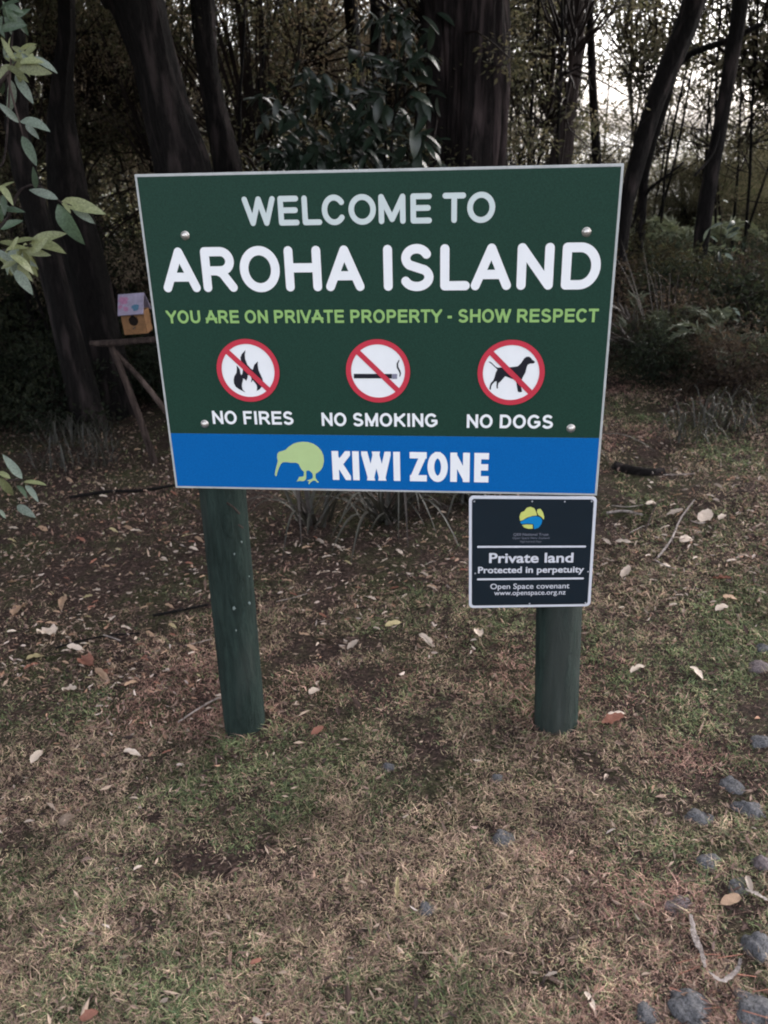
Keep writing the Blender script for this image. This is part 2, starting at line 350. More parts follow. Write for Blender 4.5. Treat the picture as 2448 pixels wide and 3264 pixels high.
KIWI= [[0.3004, 0.042], [0.2981, 0.0477], [0.3006, 0.0593], [0.305, 0.0731], [0.3099, 0.088], [0.3086, 0.0994], [0.3105, 0.1107], [0.3159, 0.1164], [0.3247, 0.1188], [0.3347, 0.1223], [0.344, 0.1314], [0.3576, 0.1405], [0.3708, 0.145], [0.3859, 0.1469], [0.4009, 0.1459], [0.4145, 0.1416], [0.4279, 0.1322], [0.4369, 0.12], [0.4415, 0.1066], [0.4423, 0.0908], [0.4388, 0.076], [0.4328, 0.0646], [0.4237, 0.0564], [0.4164, 0.0517], [0.4151, 0.0391], [0.419, 0.0322], [0.4242, 0.0265], [0.4202, 0.0241], [0.4135, 0.031], [0.4081, 0.0309], [0.4012, 0.0262], [0.3953, 0.0191], [0.3934, 0.0226], [0.397, 0.0284], [0.3884, 0.03], [0.3962, 0.033], [0.404, 0.036], [0.4074, 0.039], [0.4076, 0.0516], [0.4021, 0.0584], [0.3958, 0.0618], [0.3896, 0.0594], [0.3883, 0.0375], [0.3852, 0.0317], [0.3784, 0.0281], [0.3697, 0.0291], [0.3597, 0.0273], [0.3645, 0.0337], [0.3683, 0.0418], [0.376, 0.0419], [0.3816, 0.0443], [0.3829, 0.057], [0.3763, 0.0638], [0.3725, 0.0717], [0.3697, 0.0797], [0.3624, 0.0841], [0.3472, 0.084], [0.3342, 0.0855], [0.3244, 0.0848], [0.3174, 0.079], [0.311, 0.0663], [0.3056, 0.0525], [0.3032, 0.0432]]
CIG= [[0.5367, 0.341], [0.6392, 0.3411], [0.639, 0.3287], [0.5362, 0.3285]]
ASH= [[0.6398, 0.3411], [0.6532, 0.3411], [0.6529, 0.3275], [0.6395, 0.3275]]
SMOKE= [[0.6591, 0.3787], [0.6543, 0.3682], [0.6547, 0.3588], [0.6597, 0.3494], [0.6619, 0.3423], [0.6601, 0.3346]]
HILL= [[0.1435, 0.2812], [0.1413, 0.2943], [0.1455, 0.3075], [0.1546, 0.3118], [0.1609, 0.322], [0.1712, 0.3249], [0.1818, 0.3206], [0.1874, 0.3089], [0.1903, 0.2987], [0.1773, 0.2972], [0.1617, 0.2914], [0.1514, 0.2841]]
HILL2= [[0.1903, 0.3171], [0.1989, 0.3192], [0.2057, 0.3089], [0.2101, 0.2943], [0.209, 0.2855], [0.2023, 0.2938], [0.1939, 0.2993], [0.1895, 0.309]]
WATER= [[0.1441, 0.2791], [0.1591, 0.2878], [0.1721, 0.2943], [0.1878, 0.2967], [0.1996, 0.2925], [0.2052, 0.284], [0.2029, 0.2723], [0.1954, 0.2604], [0.1837, 0.256], [0.1821, 0.2634], [0.1806, 0.2714], [0.1674, 0.2735], [0.149, 0.2717], [0.1449, 0.2753]]
LOW= [[0.1491, 0.2685], [0.1623, 0.2706], [0.1785, 0.2699], [0.1797, 0.2575], [0.1678, 0.2567], [0.1559, 0.2605]]
AROHA= [('A', 0.0401, 0.1404), ('R', 0.1486, 0.2397), ('O', 0.2497, 0.3547), ('H', 0.3682, 0.4629), ('A', 0.4736, 0.5732), ('I', 0.622, 0.6472), ('S', 0.6652, 0.7502), ('L', 0.7673, 0.8419), ('A', 0.8444, 0.9452), ('N', 0.9589, 1.0491), ('D', 1.0689, 1.1633)]
WELCOME= [('W', 0.2702, 0.3546), ('E', 0.3614, 0.414), ('L', 0.4222, 0.4717), ('C', 0.4723, 0.5322), ('O', 0.5395, 0.6079), ('M', 0.6145, 0.6814), ('E', 0.6937, 0.7463), ('T', 0.7725, 0.8297), ('O', 0.8329, 0.9008)]
KZ= [('K', 0.465, 0.517), ('I', 0.5224, 0.5421), ('W', 0.5487, 0.6307), ('I', 0.6376, 0.6571), ('Z', 0.6838, 0.731), ('O', 0.7331, 0.7892), ('N', 0.7962, 0.8497), ('E', 0.8621, 0.9018)]
# ------------------------------------------------------------------ stroke lettering
def _arc(cx, cy, rx, ry, a0, a1, n=14):
    return [(cx + rx * math.cos(D(a0 + (a1 - a0) * i / n)), cy + ry * math.sin(D(a0 + (a1 - a0) * i / n))) for i in range(n + 1)]

def glyph(ch):
    if ch == 'A': return [[(0, 0), (.5, 1), (1, 0)], [(.17, .30), (.83, .30)]]
    if ch == 'E': return [[(1, 1), (0, 1), (0, 0), (1, 0)], [(0, .52), (.93, .52)]]
    if ch == 'F': return [[(1, 1), (0, 1), (0, 0)], [(0, .50), (.85, .50)]]
    if ch == 'L': return [[(0, 1), (0, 0), (1, 0)]]
    if ch == 'I': return [[(.5, 0), (.5, 1)]]
    if ch == 'T': return [[(0, 1), (1, 1)], [(.5, 1), (.5, 0)]]
    if ch == 'H': return [[(0, 0), (0, 1)], [(1, 0), (1, 1)], [(0, .53), (1, .53)]]
    if ch == 'N': return [[(0, 0), (0, 1), (1, 0), (1, 1)]]
    if ch == 'M': return [[(0, 0), (0, 1), (.5, .08), (1, 1), (1, 0)]]
    if ch == 'W': return [[(0, 1), (.25, 0), (.5, 1), (.75, 0), (1, 1)]]
    if ch == 'V': return [[(0, 1), (.5, 0), (1, 1)]]
    if ch == 'Y': return [[(0, 1), (.5, .45), (1, 1)], [(.5, .45), (.5, 0)]]
    if ch == 'Z': return [[(0, 1), (1, 1), (0, 0), (1, 0)]]
    if ch == 'K': return [[(0, 0), (0, 1)], [(1, 1), (.0, .36)], [(.33, .58), (1, 0)]]
    if ch == '-': return [[(0, .40), (1, .40)]]
    if ch == 'O': return [_arc(.5, .5, .5, .5, 90, 450, 40)]
    if ch == 'C': return [_arc(.52, .5, .52, .5, 38, 322, 30)]
    if ch == 'G': return [_arc(.51, .5, .51, .5, 42, 318, 30) + [(1, .22), (1, .46), (.56, .46)]]
    if ch == 'U': return [[(0, 1), (0, .36)] + _arc(.5, .36, .5, .36, 180, 360, 16) + [(1, 1)]]
    if ch == 'D': return [[(.45, 0), (0, 0), (0, 1), (.45, 1)] + _arc(.45, .5, .55, .5, 90, -90, 22)]
    if ch == 'P': return [[(0, 0), (0, 1), (.6, 1)] + _arc(.6, .725, .40, .275, 90, -90, 14) + [(0, .45)]]
    if ch == 'R': return [[(0, 0), (0, 1), (.58, 1)] + _arc(.58, .735, .36, .265, 90, -90, 14) + [(0, .47)], [(.42, .47), (.62, .40), (1, 0)]]
    if ch == 'S':
        return [_arc(.5, .755, .44, .245, 25, 240, 16)[:-1] + [(.30, .555), (.5, .51), (.70, .465)] + _arc(.5, .25, .5, .25, 52, -155, 18)]
    raise KeyError(ch)

CURVY = set('OCGSUDPRQ')

def clip_poly(poly, x0, x1, z0, z1):
    for ax, s, lim in ((0, 1, x0), (0, -1, -x1), (1, 1, z0), (1, -1, -z1)):
        out = []
        for i in range(len(poly)):
            a, b = poly[i - 1], poly[i]; da, db = a[ax] * s - lim, b[ax] * s - lim
            if (da >= 0) != (db >= 0):
                t = da / (da - db); out.append((a[0] + (b[0] - a[0]) * t, a[1] + (b[1] - a[1]) * t))
            if db >= 0: out.append(b)
        poly = out
        if not poly: break
    return poly

def letter_polys(ch, x0, x1, z0, z1, t, rnd):
    """closed 2-D polygons whose union is the letter; t = stroke width"""
    h = t / 2; polys = []
    ov = 0.012 * (z1 - z0) if ch in 'OCGS' else 0
    X = lambda p: (x0 + h + p[0] * (x1 - x0 - t), z0 - ov + h + p[1] * (z1 - z0 + 2 * ov - t))
    if ch == 'I': X = lambda p: ((x0 + x1) / 2, z0 + h + p[1] * (z1 - z0 - t))
    def quad(a, b, e):
        dx, dz = b[0] - a[0], b[1] - a[1]; l = math.hypot(dx, dz) or 1e-9; dx /= l; dz /= l
        a = (a[0] - dx * e[0], a[1] - dz * e[0]); b = (b[0] + dx * e[1], b[1] + dz * e[1])
        return [(a[0] - dz * h, a[1] + dx * h), (a[0] + dz * h, a[1] - dx * h), (b[0] + dz * h, b[1] - dx * h), (b[0] - dz * h, b[1] + dx * h)]
    def disc(c, n=18):
        return [(c[0] + h * math.cos(2 * math.pi * i / n + .1), c[1] + h * math.sin(2 * math.pi * i / n + .1)) for i in range(n)]
    for st in glyph(ch):
        pts = [X(p) for p in st]
        pts = [p for k, p in enumerate(pts) if k == 0 or math.dist(p, pts[k - 1]) > 1e-6]
        for i in range(len(pts) - 1):
            e0 = e1 = 0
            if not rnd:
                diag = ch in 'AVWKNMZY'
                if i == 0: e0 = h * (2.2 if diag else 1) * (0.25 if ch in 'CSG' else 1)
                if i == len(pts) - 2: e1 = h * (2.2 if diag else 1) * (0.25 if ch in 'CSG' else 1)
                if ch in 'AEFLNMWVZTHKIY' :
                    if i > 0: e0 = h
                    if i < len(pts) - 2: e1 = h
                    if ch in 'NMWVAZ' and abs(pts[i][1] - pts[i + 1][1]) > .3 * (z1 - z0): e0 = max(e0, h * 1.6); e1 = max(e1, h * 1.6)
                if ch == 'D' and i in (1,): e0 = e1 = h
                if ch in 'PR' and i == 0 and len(st) > 5: e1 = h
            q = quad(pts[i], pts[i + 1], (e0, e1))
            if not rnd: q = clip_poly(q, x0, x1, z0 - ov, z1 + ov)
            if len(q) > 2: polys.append(q)
            if rnd or (ch in CURVY and 0 < i):
                if rnd or ch not in 'DPR' or i > 2: polys.append(disc(pts[i]))
        if rnd: polys.append(disc(pts[-1]))
    return polys

def union_tris(polys, scale=10.0):
    V = []; F = []
    for p in polys:
        a = sum(p[i - 1][0] * p[i][1] - p[i][0] * p[i - 1][1] for i in range(len(p)))
        if a < 0: p = p[::-1]
        F.append(list(range(len(V), len(V) + len(p)))); V += [Vector((x * scale, z * scale)) for x, z in p]
    v, e, f, ov_, oe_, of_ = delaunay_2d_cdt(V, [], F, 1, 1e-5)
    f = [t for t, o in zip(f, of_) if len(o)]      # triangles no outline covers are counters
    return [(q.x / scale, q.y / scale) for q in v], [list(t) for t in f]

def flat_mesh(name, groups, y, xform=None):
    """groups: list of polygon lists (each unioned on its own); laid in the vertical plane at depth y facing -Y"""
    VV = []; FF = []
    for polys in groups:
        v, f = union_tris(polys); o = len(VV)
        for x, z in v:
            if xform: x, z = xform(x, z)
            VV.append((x, y, z))
        for t in f:
            a, b, c = (VV[o + t[0]], VV[o + t[1]], VV[o + t[2]])
            cr = (b[0] - a[0]) * (c[2] - a[2]) - (b[2] - a[2]) * (c[0] - a[0])
            tt = [o + k for k in t]
            FF.append(tt if cr > 0 else tt[::-1])
    return py_mesh(name, VV, FF)

ADV = dict(Y=667, O=778, U=722, A=722, R=722, E=667, N=722, P=667, I=278, V=667, T=611, S=667, H=722, W=944, C=722, F=611, M=833, K=722, G=778, D=722)
def arial_boxes(text, x0, x1):
    out = []; x = 0
    for c in text:
        if c == ' ': x += 278; continue
        if c == '-': out.append((c, x + 40, x + 293)); x += 333; continue
        a = ADV[c]; lb = 5 if c in 'AVYW' else (25 if c == 'T' else (45 if c in 'OCGS' else 70)); rb = 5 if c in 'AVYW' else (25 if c == 'T' else 40)
        out.append((c, x + lb, x + a - rb)); x += a
    s = (x1 - x0) / (out[-1][2] - out[0][1]); o = out[0][1]
    return [(c, x0 + (a - o) * s, x0 + (b - o) * s) for c, a, b in out]

def text_mesh(name, boxes, z0, z1, t, rnd, y):
    return flat_mesh(name, [letter_polys(c, a, b, z0, z1, t, rnd) for c, a, b in boxes], y)

def font_mesh(name, text, x0, x1, zbase, zcap, y, xform, bold=0.0):
    cu = bpy.data.curves.new('tmp', 'FONT'); cu.body = text; cu.size = 1.0; cu.offset = bold; cu.resolution_u = 4
    o = bpy.data.objects.new('tmp', cu); COL.objects.link(o)
    dg = bpy.context.evaluated_depsgraph_get(); me = bpy.data.meshes.new_from_object(o.evaluated_get(dg))
    bpy.data.objects.remove(o); me.name = name
    n = len(me.vertices); A = np.zeros(n * 3); me.vertices.foreach_get('co', A); A = A.reshape(-1, 3)
    mx0, mx1 = A[:, 0].min(), A[:, 0].max(); cap = 0.73
    X = x0 + (A[:, 0] - mx0) / (mx1 - mx0) * (x1 - x0); Zz = zbase + A[:, 1] / cap * (zcap - zbase)
    out = [(*xform(a, b), 0) for a, b in zip(X, Zz)]
    B = np.array([(a, y, b) for a, b, _ in out]); me.vertices.foreach_set('co', B.astype(np.float32).ravel()); me.update()
    return me

# ------------------------------------------------------------------ ground
def axis(lo, hi, step, far, grow=1.22):
    a = list(np.arange(lo, hi + 1e-6, step)); s = step; x = hi; up = []
    while x < far: s *= grow; x += s; up.append(x)
    s = step; x = lo; dn = []
    while x > -far: s *= grow; x -= s; dn.append(x)
    return np.array(dn[::-1] + a + up)
gx = axis(-3.2, 4.6, 0.035, 600); gy = axis(-2.6, 6.2, 0.035, 900)
GX, GY = np.meshgrid(gx, gy, indexing='ij'); GZ = ground(GX, GY)
nx, ny = GX.shape
i, j = np.meshgrid(np.arange(nx - 1), np.arange(ny - 1), indexing='ij')
GF = np.stack([i * ny + j, (i + 1) * ny + j, (i + 1) * ny + j + 1, i * ny + j + 1], -1).reshape(-1, 4)
go = link('ground', np_mesh('ground', np.stack([GX, GY, GZ], -1).reshape(-1, 3), GF, True), M_GROUND)
tag(go, 'uneven forest floor of dark soil and thin turf', None, None, 'structure')

wm, wnt, wbs = mat_new('tidal_water'); wbs.inputs['Base Color'].default_value = (0.03, 0.04, 0.04, 1); wbs.inputs['Roughness'].default_value = 0.12; wbs.inputs['IOR'].default_value = 1.33
wnz = wnt.nodes.new('ShaderNodeTexNoise'); wnz.inputs['Scale'].default_value = 3.0; wnz.inputs['Detail'].default_value = 4
wtc = wnt.nodes.new('ShaderNodeTexCoord'); wbp = wnt.nodes.new('ShaderNodeBump'); wbp.inputs['Strength'].default_value = 0.25; wbp.inputs['Distance'].default_value = 0.05
wnt.links.new(wtc.outputs['Object'], wnz.inputs['Vector']); wnt.links.new(wnz.outputs[0], wbp.inputs['Height']); wnt.links.new(wbp.outputs[0], wbs.inputs['Normal'])
wo_ = link('water', py_mesh('water', [(-600, 16, 0), (600, 16, 0), (600, 900, 0), (-600, 900, 0)], [[0, 1, 2, 3]]), wm, None, (0, 0, -2.75))
tag(wo_, 'pale tidal water glimpsed far behind the trees', None, None, 'structure')

# ------------------------------------------------------------------ welcome sign
SZ = 0.9                                   # height of the panel's lower edge
sign = thing('welcome_sign', 'large green welcome sign with a blue bottom band on two green round posts', 'sign', (0.63, 0.075, gz(0.63, 0.075)))
def spart(name, me, mat, label=None, parent=None):
    o = link(name, me, mat, None)
    o.parent = parent or sign
    o.matrix_parent_inverse = Matrix.Translation(-sign.location)
    if parent is not None: o.matrix_parent_inverse = Matrix.Identity(4)
    if label: o['label'] = label
    return o
def up(me, dz=SZ):
    me.transform(Matrix.Translation((0, 0, dz))); return me
W_, H_ = 1.2, 0.849
panel = spart('panel', up(box_geo(0, W_, 0, 0.005, 0, H_, 0.0012)), M['sign_edge'])
def rect(x0, x1, z0, z1): return [[(x0, z0), (x1, z0), (x1, z1), (x0, z1)]]
IN = 0.0062
spart('green_face', up(flat_mesh('green_face', [rect(IN, W_ - IN, 0.1674, H_ - IN)], -0.0008)), M['sign_green'])
spart('blue_band', up(flat_mesh('blue_band', [rect(IN, W_ - IN, IN, 0.1672)], -0.0008)), M['sign_blue'])
YL = -0.0016
for nm, boxes, z0, z1, t, rnd, mt, lab in (
    ('lettering', WELCOME, 0.7215, 0.7918, 0.0137, True, 'sign_grey_white', 'WELCOME TO in pale grey rounded capitals'),
    ('lettering', AROHA, 0.5585, 0.6715, 0.0228, True, 'sign_white', 'AROHA ISLAND in large white rounded capitals'),
    ('lettering', arial_boxes('YOU ARE ON PRIVATE PROPERTY - SHOW RESPECT', 0.0370, 1.1672), 0.4768, 0.5108, 0.0066, False, 'sign_lime', 'YOU ARE ON PRIVATE PROPERTY - SHOW RESPECT in lime capitals'),
    ('lettering', arial_boxes('NO FIRES', 0.1336, 0.3630), 0.1962, 0.2345, 0.0072, False, 'sign_white', 'NO FIRES in white capitals'),
    ('lettering', arial_boxes('NO SMOKING', 0.4422, 0.7606), 0.1938, 0.2318, 0.0072, False, 'sign_white', 'NO SMOKING in white capitals'),
    ('lettering', arial_boxes('NO DOGS', 0.8398, 1.0693), 0.1926, 0.2306, 0.0072, False, 'sign_white', 'NO DOGS in white capitals'),
    ('lettering', KZ, 0.0342, 0.1208, 0.0186, False, 'sign_white', 'KIWI ZONE in bold white condensed capitals')):
    spart(nm, up(text_mesh(nm, boxes, z0, z1, t, rnd, YL)), M[mt], lab)
spart('kiwi_emblem', up(flat_mesh('kiwi_emblem', [[KIWI]], YL)), M['sign_kiwi'], 'pale green kiwi bird silhouette')

def circ(cx, cz, r, n=64): return [(cx + r * math.cos(2 * math.pi * k / n), cz + r * math.sin(2 * math.pi * k / n)) for k in range(n)]
def ring_mesh(cx, cz, R, r, bw, y):
    n = 72; polys = []
    for k in range(n):
        a0, a1 = 2 * math.pi * k / n, 2 * math.pi * (k + 1) / n
        polys.append([(cx + R * math.cos(a0), cz + R * math.sin(a0)), (cx + R * math.cos(a1), cz + R * math.sin(a1)),
                      (cx + r * math.cos(a1), cz + r * math.sin(a1)), (cx + r * math.cos(a0), cz + r * math.sin(a0))])
    s = math.sqrt(.5); L = (R + r) / 2; h = bw / 2
    dx, dz = s, -s
    polys.append([(cx - dx * L + dz * h, cz - dz * L - dx * h), (cx + dx * L + dz * h, cz + dz * L - dx * h),
                  (cx + dx * L - dz * h, cz + dz * L + dx * h), (cx - dx * L - dz * h, cz - dz * L + dx * h)])
    return flat_mesh('ring', [polys], y)
smoke = []
for k in range(len(SMOKE) - 1):
    a, b = SMOKE[k], SMOKE[k + 1]; h0 = (0.0012, 0.0019, 0.0022, 0.0022, 0.0018, 0.001)[k] ; h1 = (0.0019, 0.0022, 0.0022, 0.0018, 0.001, 0.0006)[k]
    dx, dz = b[0] - a[0], b[1] - a[1]; l = math.hypot(dx, dz); dx /= l; dz /= l
    smoke.append([(a[0] - dz * h0, a[1] + dx * h0), (a[0] + dz * h0, a[1] - dx * h0), (b[0] + dz * h1 + dx * .0008, b[1] - dx * h1 + dz * .0008), (b[0] - dz * h1 + dx * .0008, b[1] + dx * h1 + dz * .0008)])
for cx, cz, R, pic, lab in ((0.2475, 0.3485, 0.0868, [[FLAME]], 'red barred circle over a black flame'),
                       (0.6020, 0.3482, 0.0860, [[CIG], smoke], 'red barred circle over a black cigarette'),
                       (0.9533, 0.3452, 0.0872, [[DOG]], 'red barred circle over a black dog')):
    sym = spart('prohibition_symbol', up(flat_mesh('disc', [[circ(cx, cz, R - 0.004)]], YL)), M['sign_white'], lab)
    spart('pictogram', up(flat_mesh('pictogram', pic, YL - 0.0007)), M['sign_black'], None, sym)
    if R == 0.0860: spart('pictogram', up(flat_mesh('pictogram', [[ASH]], YL - 0.0007)), M['sign_ash'], 'grey ash tip of the cigarette', sym)
    spart('barred_ring', up(ring_mesh(cx, cz, R, R - 0.0138, 0.0142, YL - 0.0014)), M['sign_red'], None, sym)

def dome_mesh(r, h, rim=True):
    V = []; F = []; n = 20
    prof = [(r * 1.25, 0.0), (r * 1.25, -0.0012), (r * 1.0, -0.0014)] if rim else [(r, 0)]
    prof += [(r * math.cos(a), -0.0014 - h * math.sin(a)) for a in [D(q) for q in (8, 25, 42, 58, 74)]]
    for q, y in prof:
        V += [(q * math.cos(2 * math.pi * k / n), y, q * math.sin(2 * math.pi * k / n)) for k in range(n)]
    V.append((0, prof[-1][1] - h * 0.04, 0))
    for a in range(len(prof) - 1):
        for k in range(n): F.append([a * n + k, a * n + (k + 1) % n, (a + 1) * n + (k + 1) % n, (a + 1) * n + k])
    for k in range(n): F.append([(len(prof) - 1) * n + k, (len(prof) - 1) * n + (k + 1) % n, len(V) - 1])
    return py_mesh('bolt', V, F, True)
bm_ = dome_mesh(0.0092, 0.0075)
for x, z in ((0.1141, 0.701), (1.1233, 0.6961), (0.1091, 0.196), (1.1174, 0.194)):
    o = spart('bolt', bm_, M['bolt']); o.location = (x, -0.001, z + SZ)

# posts: path fitted to the photograph, standing just behind the panel
PY = 0.0055 + 0.0685
def post(u0, v0, u1, v1, seed):
    a = P(u0, v0, PY); b = P(u1, v1, PY); d = (b - a) / (b.z - a.z)
    g = gz(b.x, b.y) - 0.25
    bot = a + d * (g - a.z); top = a + d * (SZ + 0.80 - a.z)
    top.x = min(max(top.x, 0.085), 1.115); 
    rows = []
    for k in range(60):
        t = k / 59; p = bot.lerp(top, t)
        rows.append((p.x, PY, p.z, 0.0685 * (1 + 0.012 * math.sin(t * 9 + seed) + (0.02 * math.exp(-((t - .62) / .03) ** 2) if seed == 1 else 0))))
    V, F = tube_geo(rows, 56, 0.035, 2.6, seed)
    n = len(V); V = np.vstack([V, [[top.x, PY, top.z + 0.004]]]); k = 59 * 56
    me = bpy.data.meshes.new('post')
    F2 = [list(map(int, q)) for q in F] + [[k + q, k + (q + 1) % 56, n] for q in range(56)]
    me.from_pydata([tuple(v) for v in V], [], F2); me.update()
    me.polygons.foreach_set('use_smooth', [True] * len(me.polygons))
    return spart('post', me, M['post'])
p1 = post(710, 1571, 782, 2319, 1); p2 = post(1782, 1945, 1771.5, 2284, 2)
def blob(u, v, r, seed):
    c = P(u, v, 0.012); rr = random.Random(seed); n = 11
    V = [(c.x, c.y - 0.006, c.z)]; V += [(c.x + r * rr.uniform(.6, 1.2) * math.cos(2 * math.pi * k / n), c.y - 0.002, c.z + 1.3 * r * rr.uniform(.6, 1.3) * math.sin(2 * math.pi * k / n)) for k in range(n)]
    return py_mesh('dropping', V, [[0, 1 + (k + 1) % n, 1 + k] for k in range(n)], True)
for q, (u, v, r) in enumerate(((771, 1726, .003), (748, 1765, .003), (746, 1938, .0062), (796, 1921, .0045), (753, 2008, .0034), (795, 1836, .002))):
    spart('dropping', blob(u, v, r, q), M['spot'], None, p1)
for q, pts in enumerate((((722, 1602), (742, 1615), (764, 1638)), ((760, 1672), (775, 1683)))):
    rows = [(*P(u, v, 0.011 + .004 * k), 0.0028) for k, (u, v) in enumerate(pts)]
    V, F = tube_geo(catmull(rows, 8), 6); spart('scratch', np_mesh('scratch', V, F, True), M['wood'], None, p1)

# ------------------------------------------------------------------ small plaque on the right post
cTL, cTR, cBL, cBR = [np.array(v) for v in ((.8491, -.0085), (1.2008, -.0037), (.8547, -.3696), (1.2068, -.3502))]
def qm(a, b):                              # plaque coordinates (0.352 x 0.356) to sign coordinates
    s, t = a / .352, b / .356
    p = (1 - s) * (1 - t) * cBL + s * (1 - t) * cBR + (1 - s) * t * cTL + s * t * cTR
    return float(p[0]), float(p[1]) + SZ
plq = thing('covenant_plaque', 'small square navy plaque with a white rim on the right post below the large sign', 'plaque', (1.028, 0.0, SZ - 0.183))
def ppart(name, me, mat, label=None):
    o = link(name, me, mat); o.parent = plq; o.matrix_parent_inverse = Matrix.Translation(-plq.location)
    if label: o['label'] = label
    return o
def rrect(x0, x1, z0, z1, r, n=7):
    out = []
    for cx, cz, a in ((x1 - r, z0 + r, -90), (x1 - r, z1 - r, 0), (x0 + r, z1 - r, 90), (x0 + r, z0 + r, 180)):
        out += [(cx + r * math.cos(D(a + 90 * k / n)), cz + r * math.sin(D(a + 90 * k / n))) for k in range(n + 1)]
    return out
def plate(poly, y0, y1, bulge=0.0):
    n = len(poly); V = [(*[qm(*p)[0]], y0, qm(*p)[1]) for p in poly] + [(qm(*p)[0], y1, qm(*p)[1]) for p in poly]
    F = [list(range(n)), list(range(2 * n - 1, n - 1, -1))] + [[k, k + n, (k + 1) % n + n, (k + 1) % n] for k in range(n)]
    return py_mesh('plate', V, F)
ppart('backing_plate', plate(rrect(0, .352, 0, .356, .013), 0.0006, 0.0045), M['plaque_white'], 'white rim and back plate')
ppart('navy_face', plate(rrect(.0082, .3438, .0082, .3478, .008), -0.0004, 0.0005), M['plaque_navy'])
yq = -0.0012
hb = 0.0030
ppart('rule_line', flat_mesh('rule', [[rrect(.0231, .330, .2001 - hb, .2001 + hb, .0028, 3)]], yq, qm), M['plaque_white'])
ppart('rule_line', flat_mesh('rule', [[rrect(.0231, .329, .0956 - hb, .0956 + hb, .0028, 3)]], yq, qm), M['plaque_white'])
for tx, x0, x1, zb, zc, bold, mt, lb in (
    ('Private land', .0578, .2965, .1493, .1815, .022, 'plaque_white', 'Private land in bold white letters'),
    ('Protected in perpetuity', .0262, .3282, .1160, .1370, .022, 'plaque_white', 'Protected in perpetuity in bold white letters'),
    ('Open Space covenant', .0623, .2895, .0632, .0815, .006, 'plaque_white', 'Open Space covenant in white letters'),
    ('www.openspace.org.nz', .0735, .2794, .0425, .0590, .006, 'plaque_white', 'web address in small white letters'),
    ('QEII National Trust', .1255, .2239, .2352, .2436, .012, 'plaque_grey', 'tiny grey trust name'),
    ('Open Space New Zealand', .1235, .2269, .2248, .2315, .0, 'plaque_grey', 'tiny grey line of small letters'),
    ('Ng\u0101 Kairauh\u012b Papa', .1450, .2048, .2138, .2200, .0, 'plaque_grey', 'tiny grey line of small letters')):
    ppart('lettering', font_mesh('lettering', tx, x0, x1, zb, zc, yq, qm, bold), M[mt], lb)
for poly, mt in ((HILL, 'plaque_yellow'), (HILL2, 'plaque_yellow'), (LOW, 'plaque_yellow'), (WATER, 'plaque_blue')):
    ppart('emblem_shape', flat_mesh('emblem_shape', [[poly]], yq if mt != 'plaque_blue' else yq - 0.0005, qm), M[mt], 'yellow hill of the round emblem' if mt == 'plaque_yellow' else 'blue wave of the round emblem')
sm = dome_mesh(0.0026, 0.002, False)
for a, b in ((.0147, .3403), (.1755, .3413), (.2647, .341), (.338, .3425), (.018, .1148), (.3395, .1177), (.1771, .0125), (.3374, .0125)):
    x, z = qm(a, b); o = ppart('screw', sm, M['screw']); o.location = (x, -0.0003, z)
# ------------------------------------------------------------------ trees
def tree(name, label, cat, pts, Y, mat, widths, seed, sides=14, ridge=0.1, group=None, top=4.0, base_drift=0.0, crown=None, limbs=(), Ys=None, flare=1.5, scale=1.4756):
    """pts in reading-scale pixels along the centre line (top first), widths in the same pixels"""
    rows = []
    for k, ((u, v), w) in enumerate(zip(pts, widths)):
        p = P(u * scale, v * scale, Ys[k] if Ys else Y); rows.append([p.x, p.y, p.z, w * scale / FPX * depth(p) / 2])
    rows = rows[::-1]                                   # bottom first
    b, b2 = np.array(rows[0]), np.array(rows[1])
    d = (b[:3] - b2[:3]) / max(b2[2] - b[2], 1e-3)
    drop = b[2] - gz(b[0], b[1])
    steps = max(2, int(drop / 0.35)); low = []
    if drop > 0.08:
        for k in range(1, steps + 1):
            t = k / steps; q = b[:3] + d * drop * t * 0.75; q[2] = b[2] - (drop + 0.12) * t
            q[0] += base_drift * t
            low.append([*q, b[3] * (1 + 0.12 * t + (flare - 1.12) * t ** 4)])
    rows = low[::-1] + rows
    t1, t2 = np.array(rows[-1]), np.array(rows[-2]); dirv = (t1[:3] - t2[:3]); dirv /= max(dirv[2], 0.05)
    rr = random.Random(seed)
    for k in range(1, 5):
        q = t1[:3] + dirv * top * k / 4 * np.array([.8, .8, 1]) + np.array([rr.uniform(-.1, .1), rr.uniform(-.1, .1), 0])
        rows.append([*q, t1[3] * (1 - 0.16 * k)])
    n = 26 if ridge < 0.2 else 90
    C = catmull(rows, n)
    if ridge < 0.2: C[:, 0] += (vnoise(C[:, 2], C[:, 2] * 0, 0.6, seed) - .5) * C[:, 3] * 0.7
    base = (float(C[0, 0]), float(C[0, 1]), gz(C[0, 0], C[0, 1]))
    t = thing(name, label, cat, base, group)
    Vt, Ft = tube_geo(C - np.array([*base, 0]), sides, ridge, 5.0 if sides > 100 else 2.6, seed)
    link('trunk', np_mesh('trunk', Vt, Ft, True), mat, t)
    for L in limbs:                                      # visible limbs, each a list of (u, v, w, Y)
        rws = []
        for u, v, w, y in L:
            p = P(u * scale, v * scale, y); rws.append([p.x - base[0], p.y - base[1], p.z - base[2], w * scale / FPX * depth(p) / 2])
        Vb, Fb = tube_geo(catmull(rws, 14), 8, 0.1, 2, seed + 3); link('branch', np_mesh('branch', Vb, Fb, True), mat, t)
    if crown is not None:
        tp = C[-1]; c = link('crown', crown, None, t, (tp[0] - base[0], tp[1] - base[1], tp[2] - base[2] + 0.2)); c.rotation_euler.z = rr.uniform(0, 6.28)
    return t

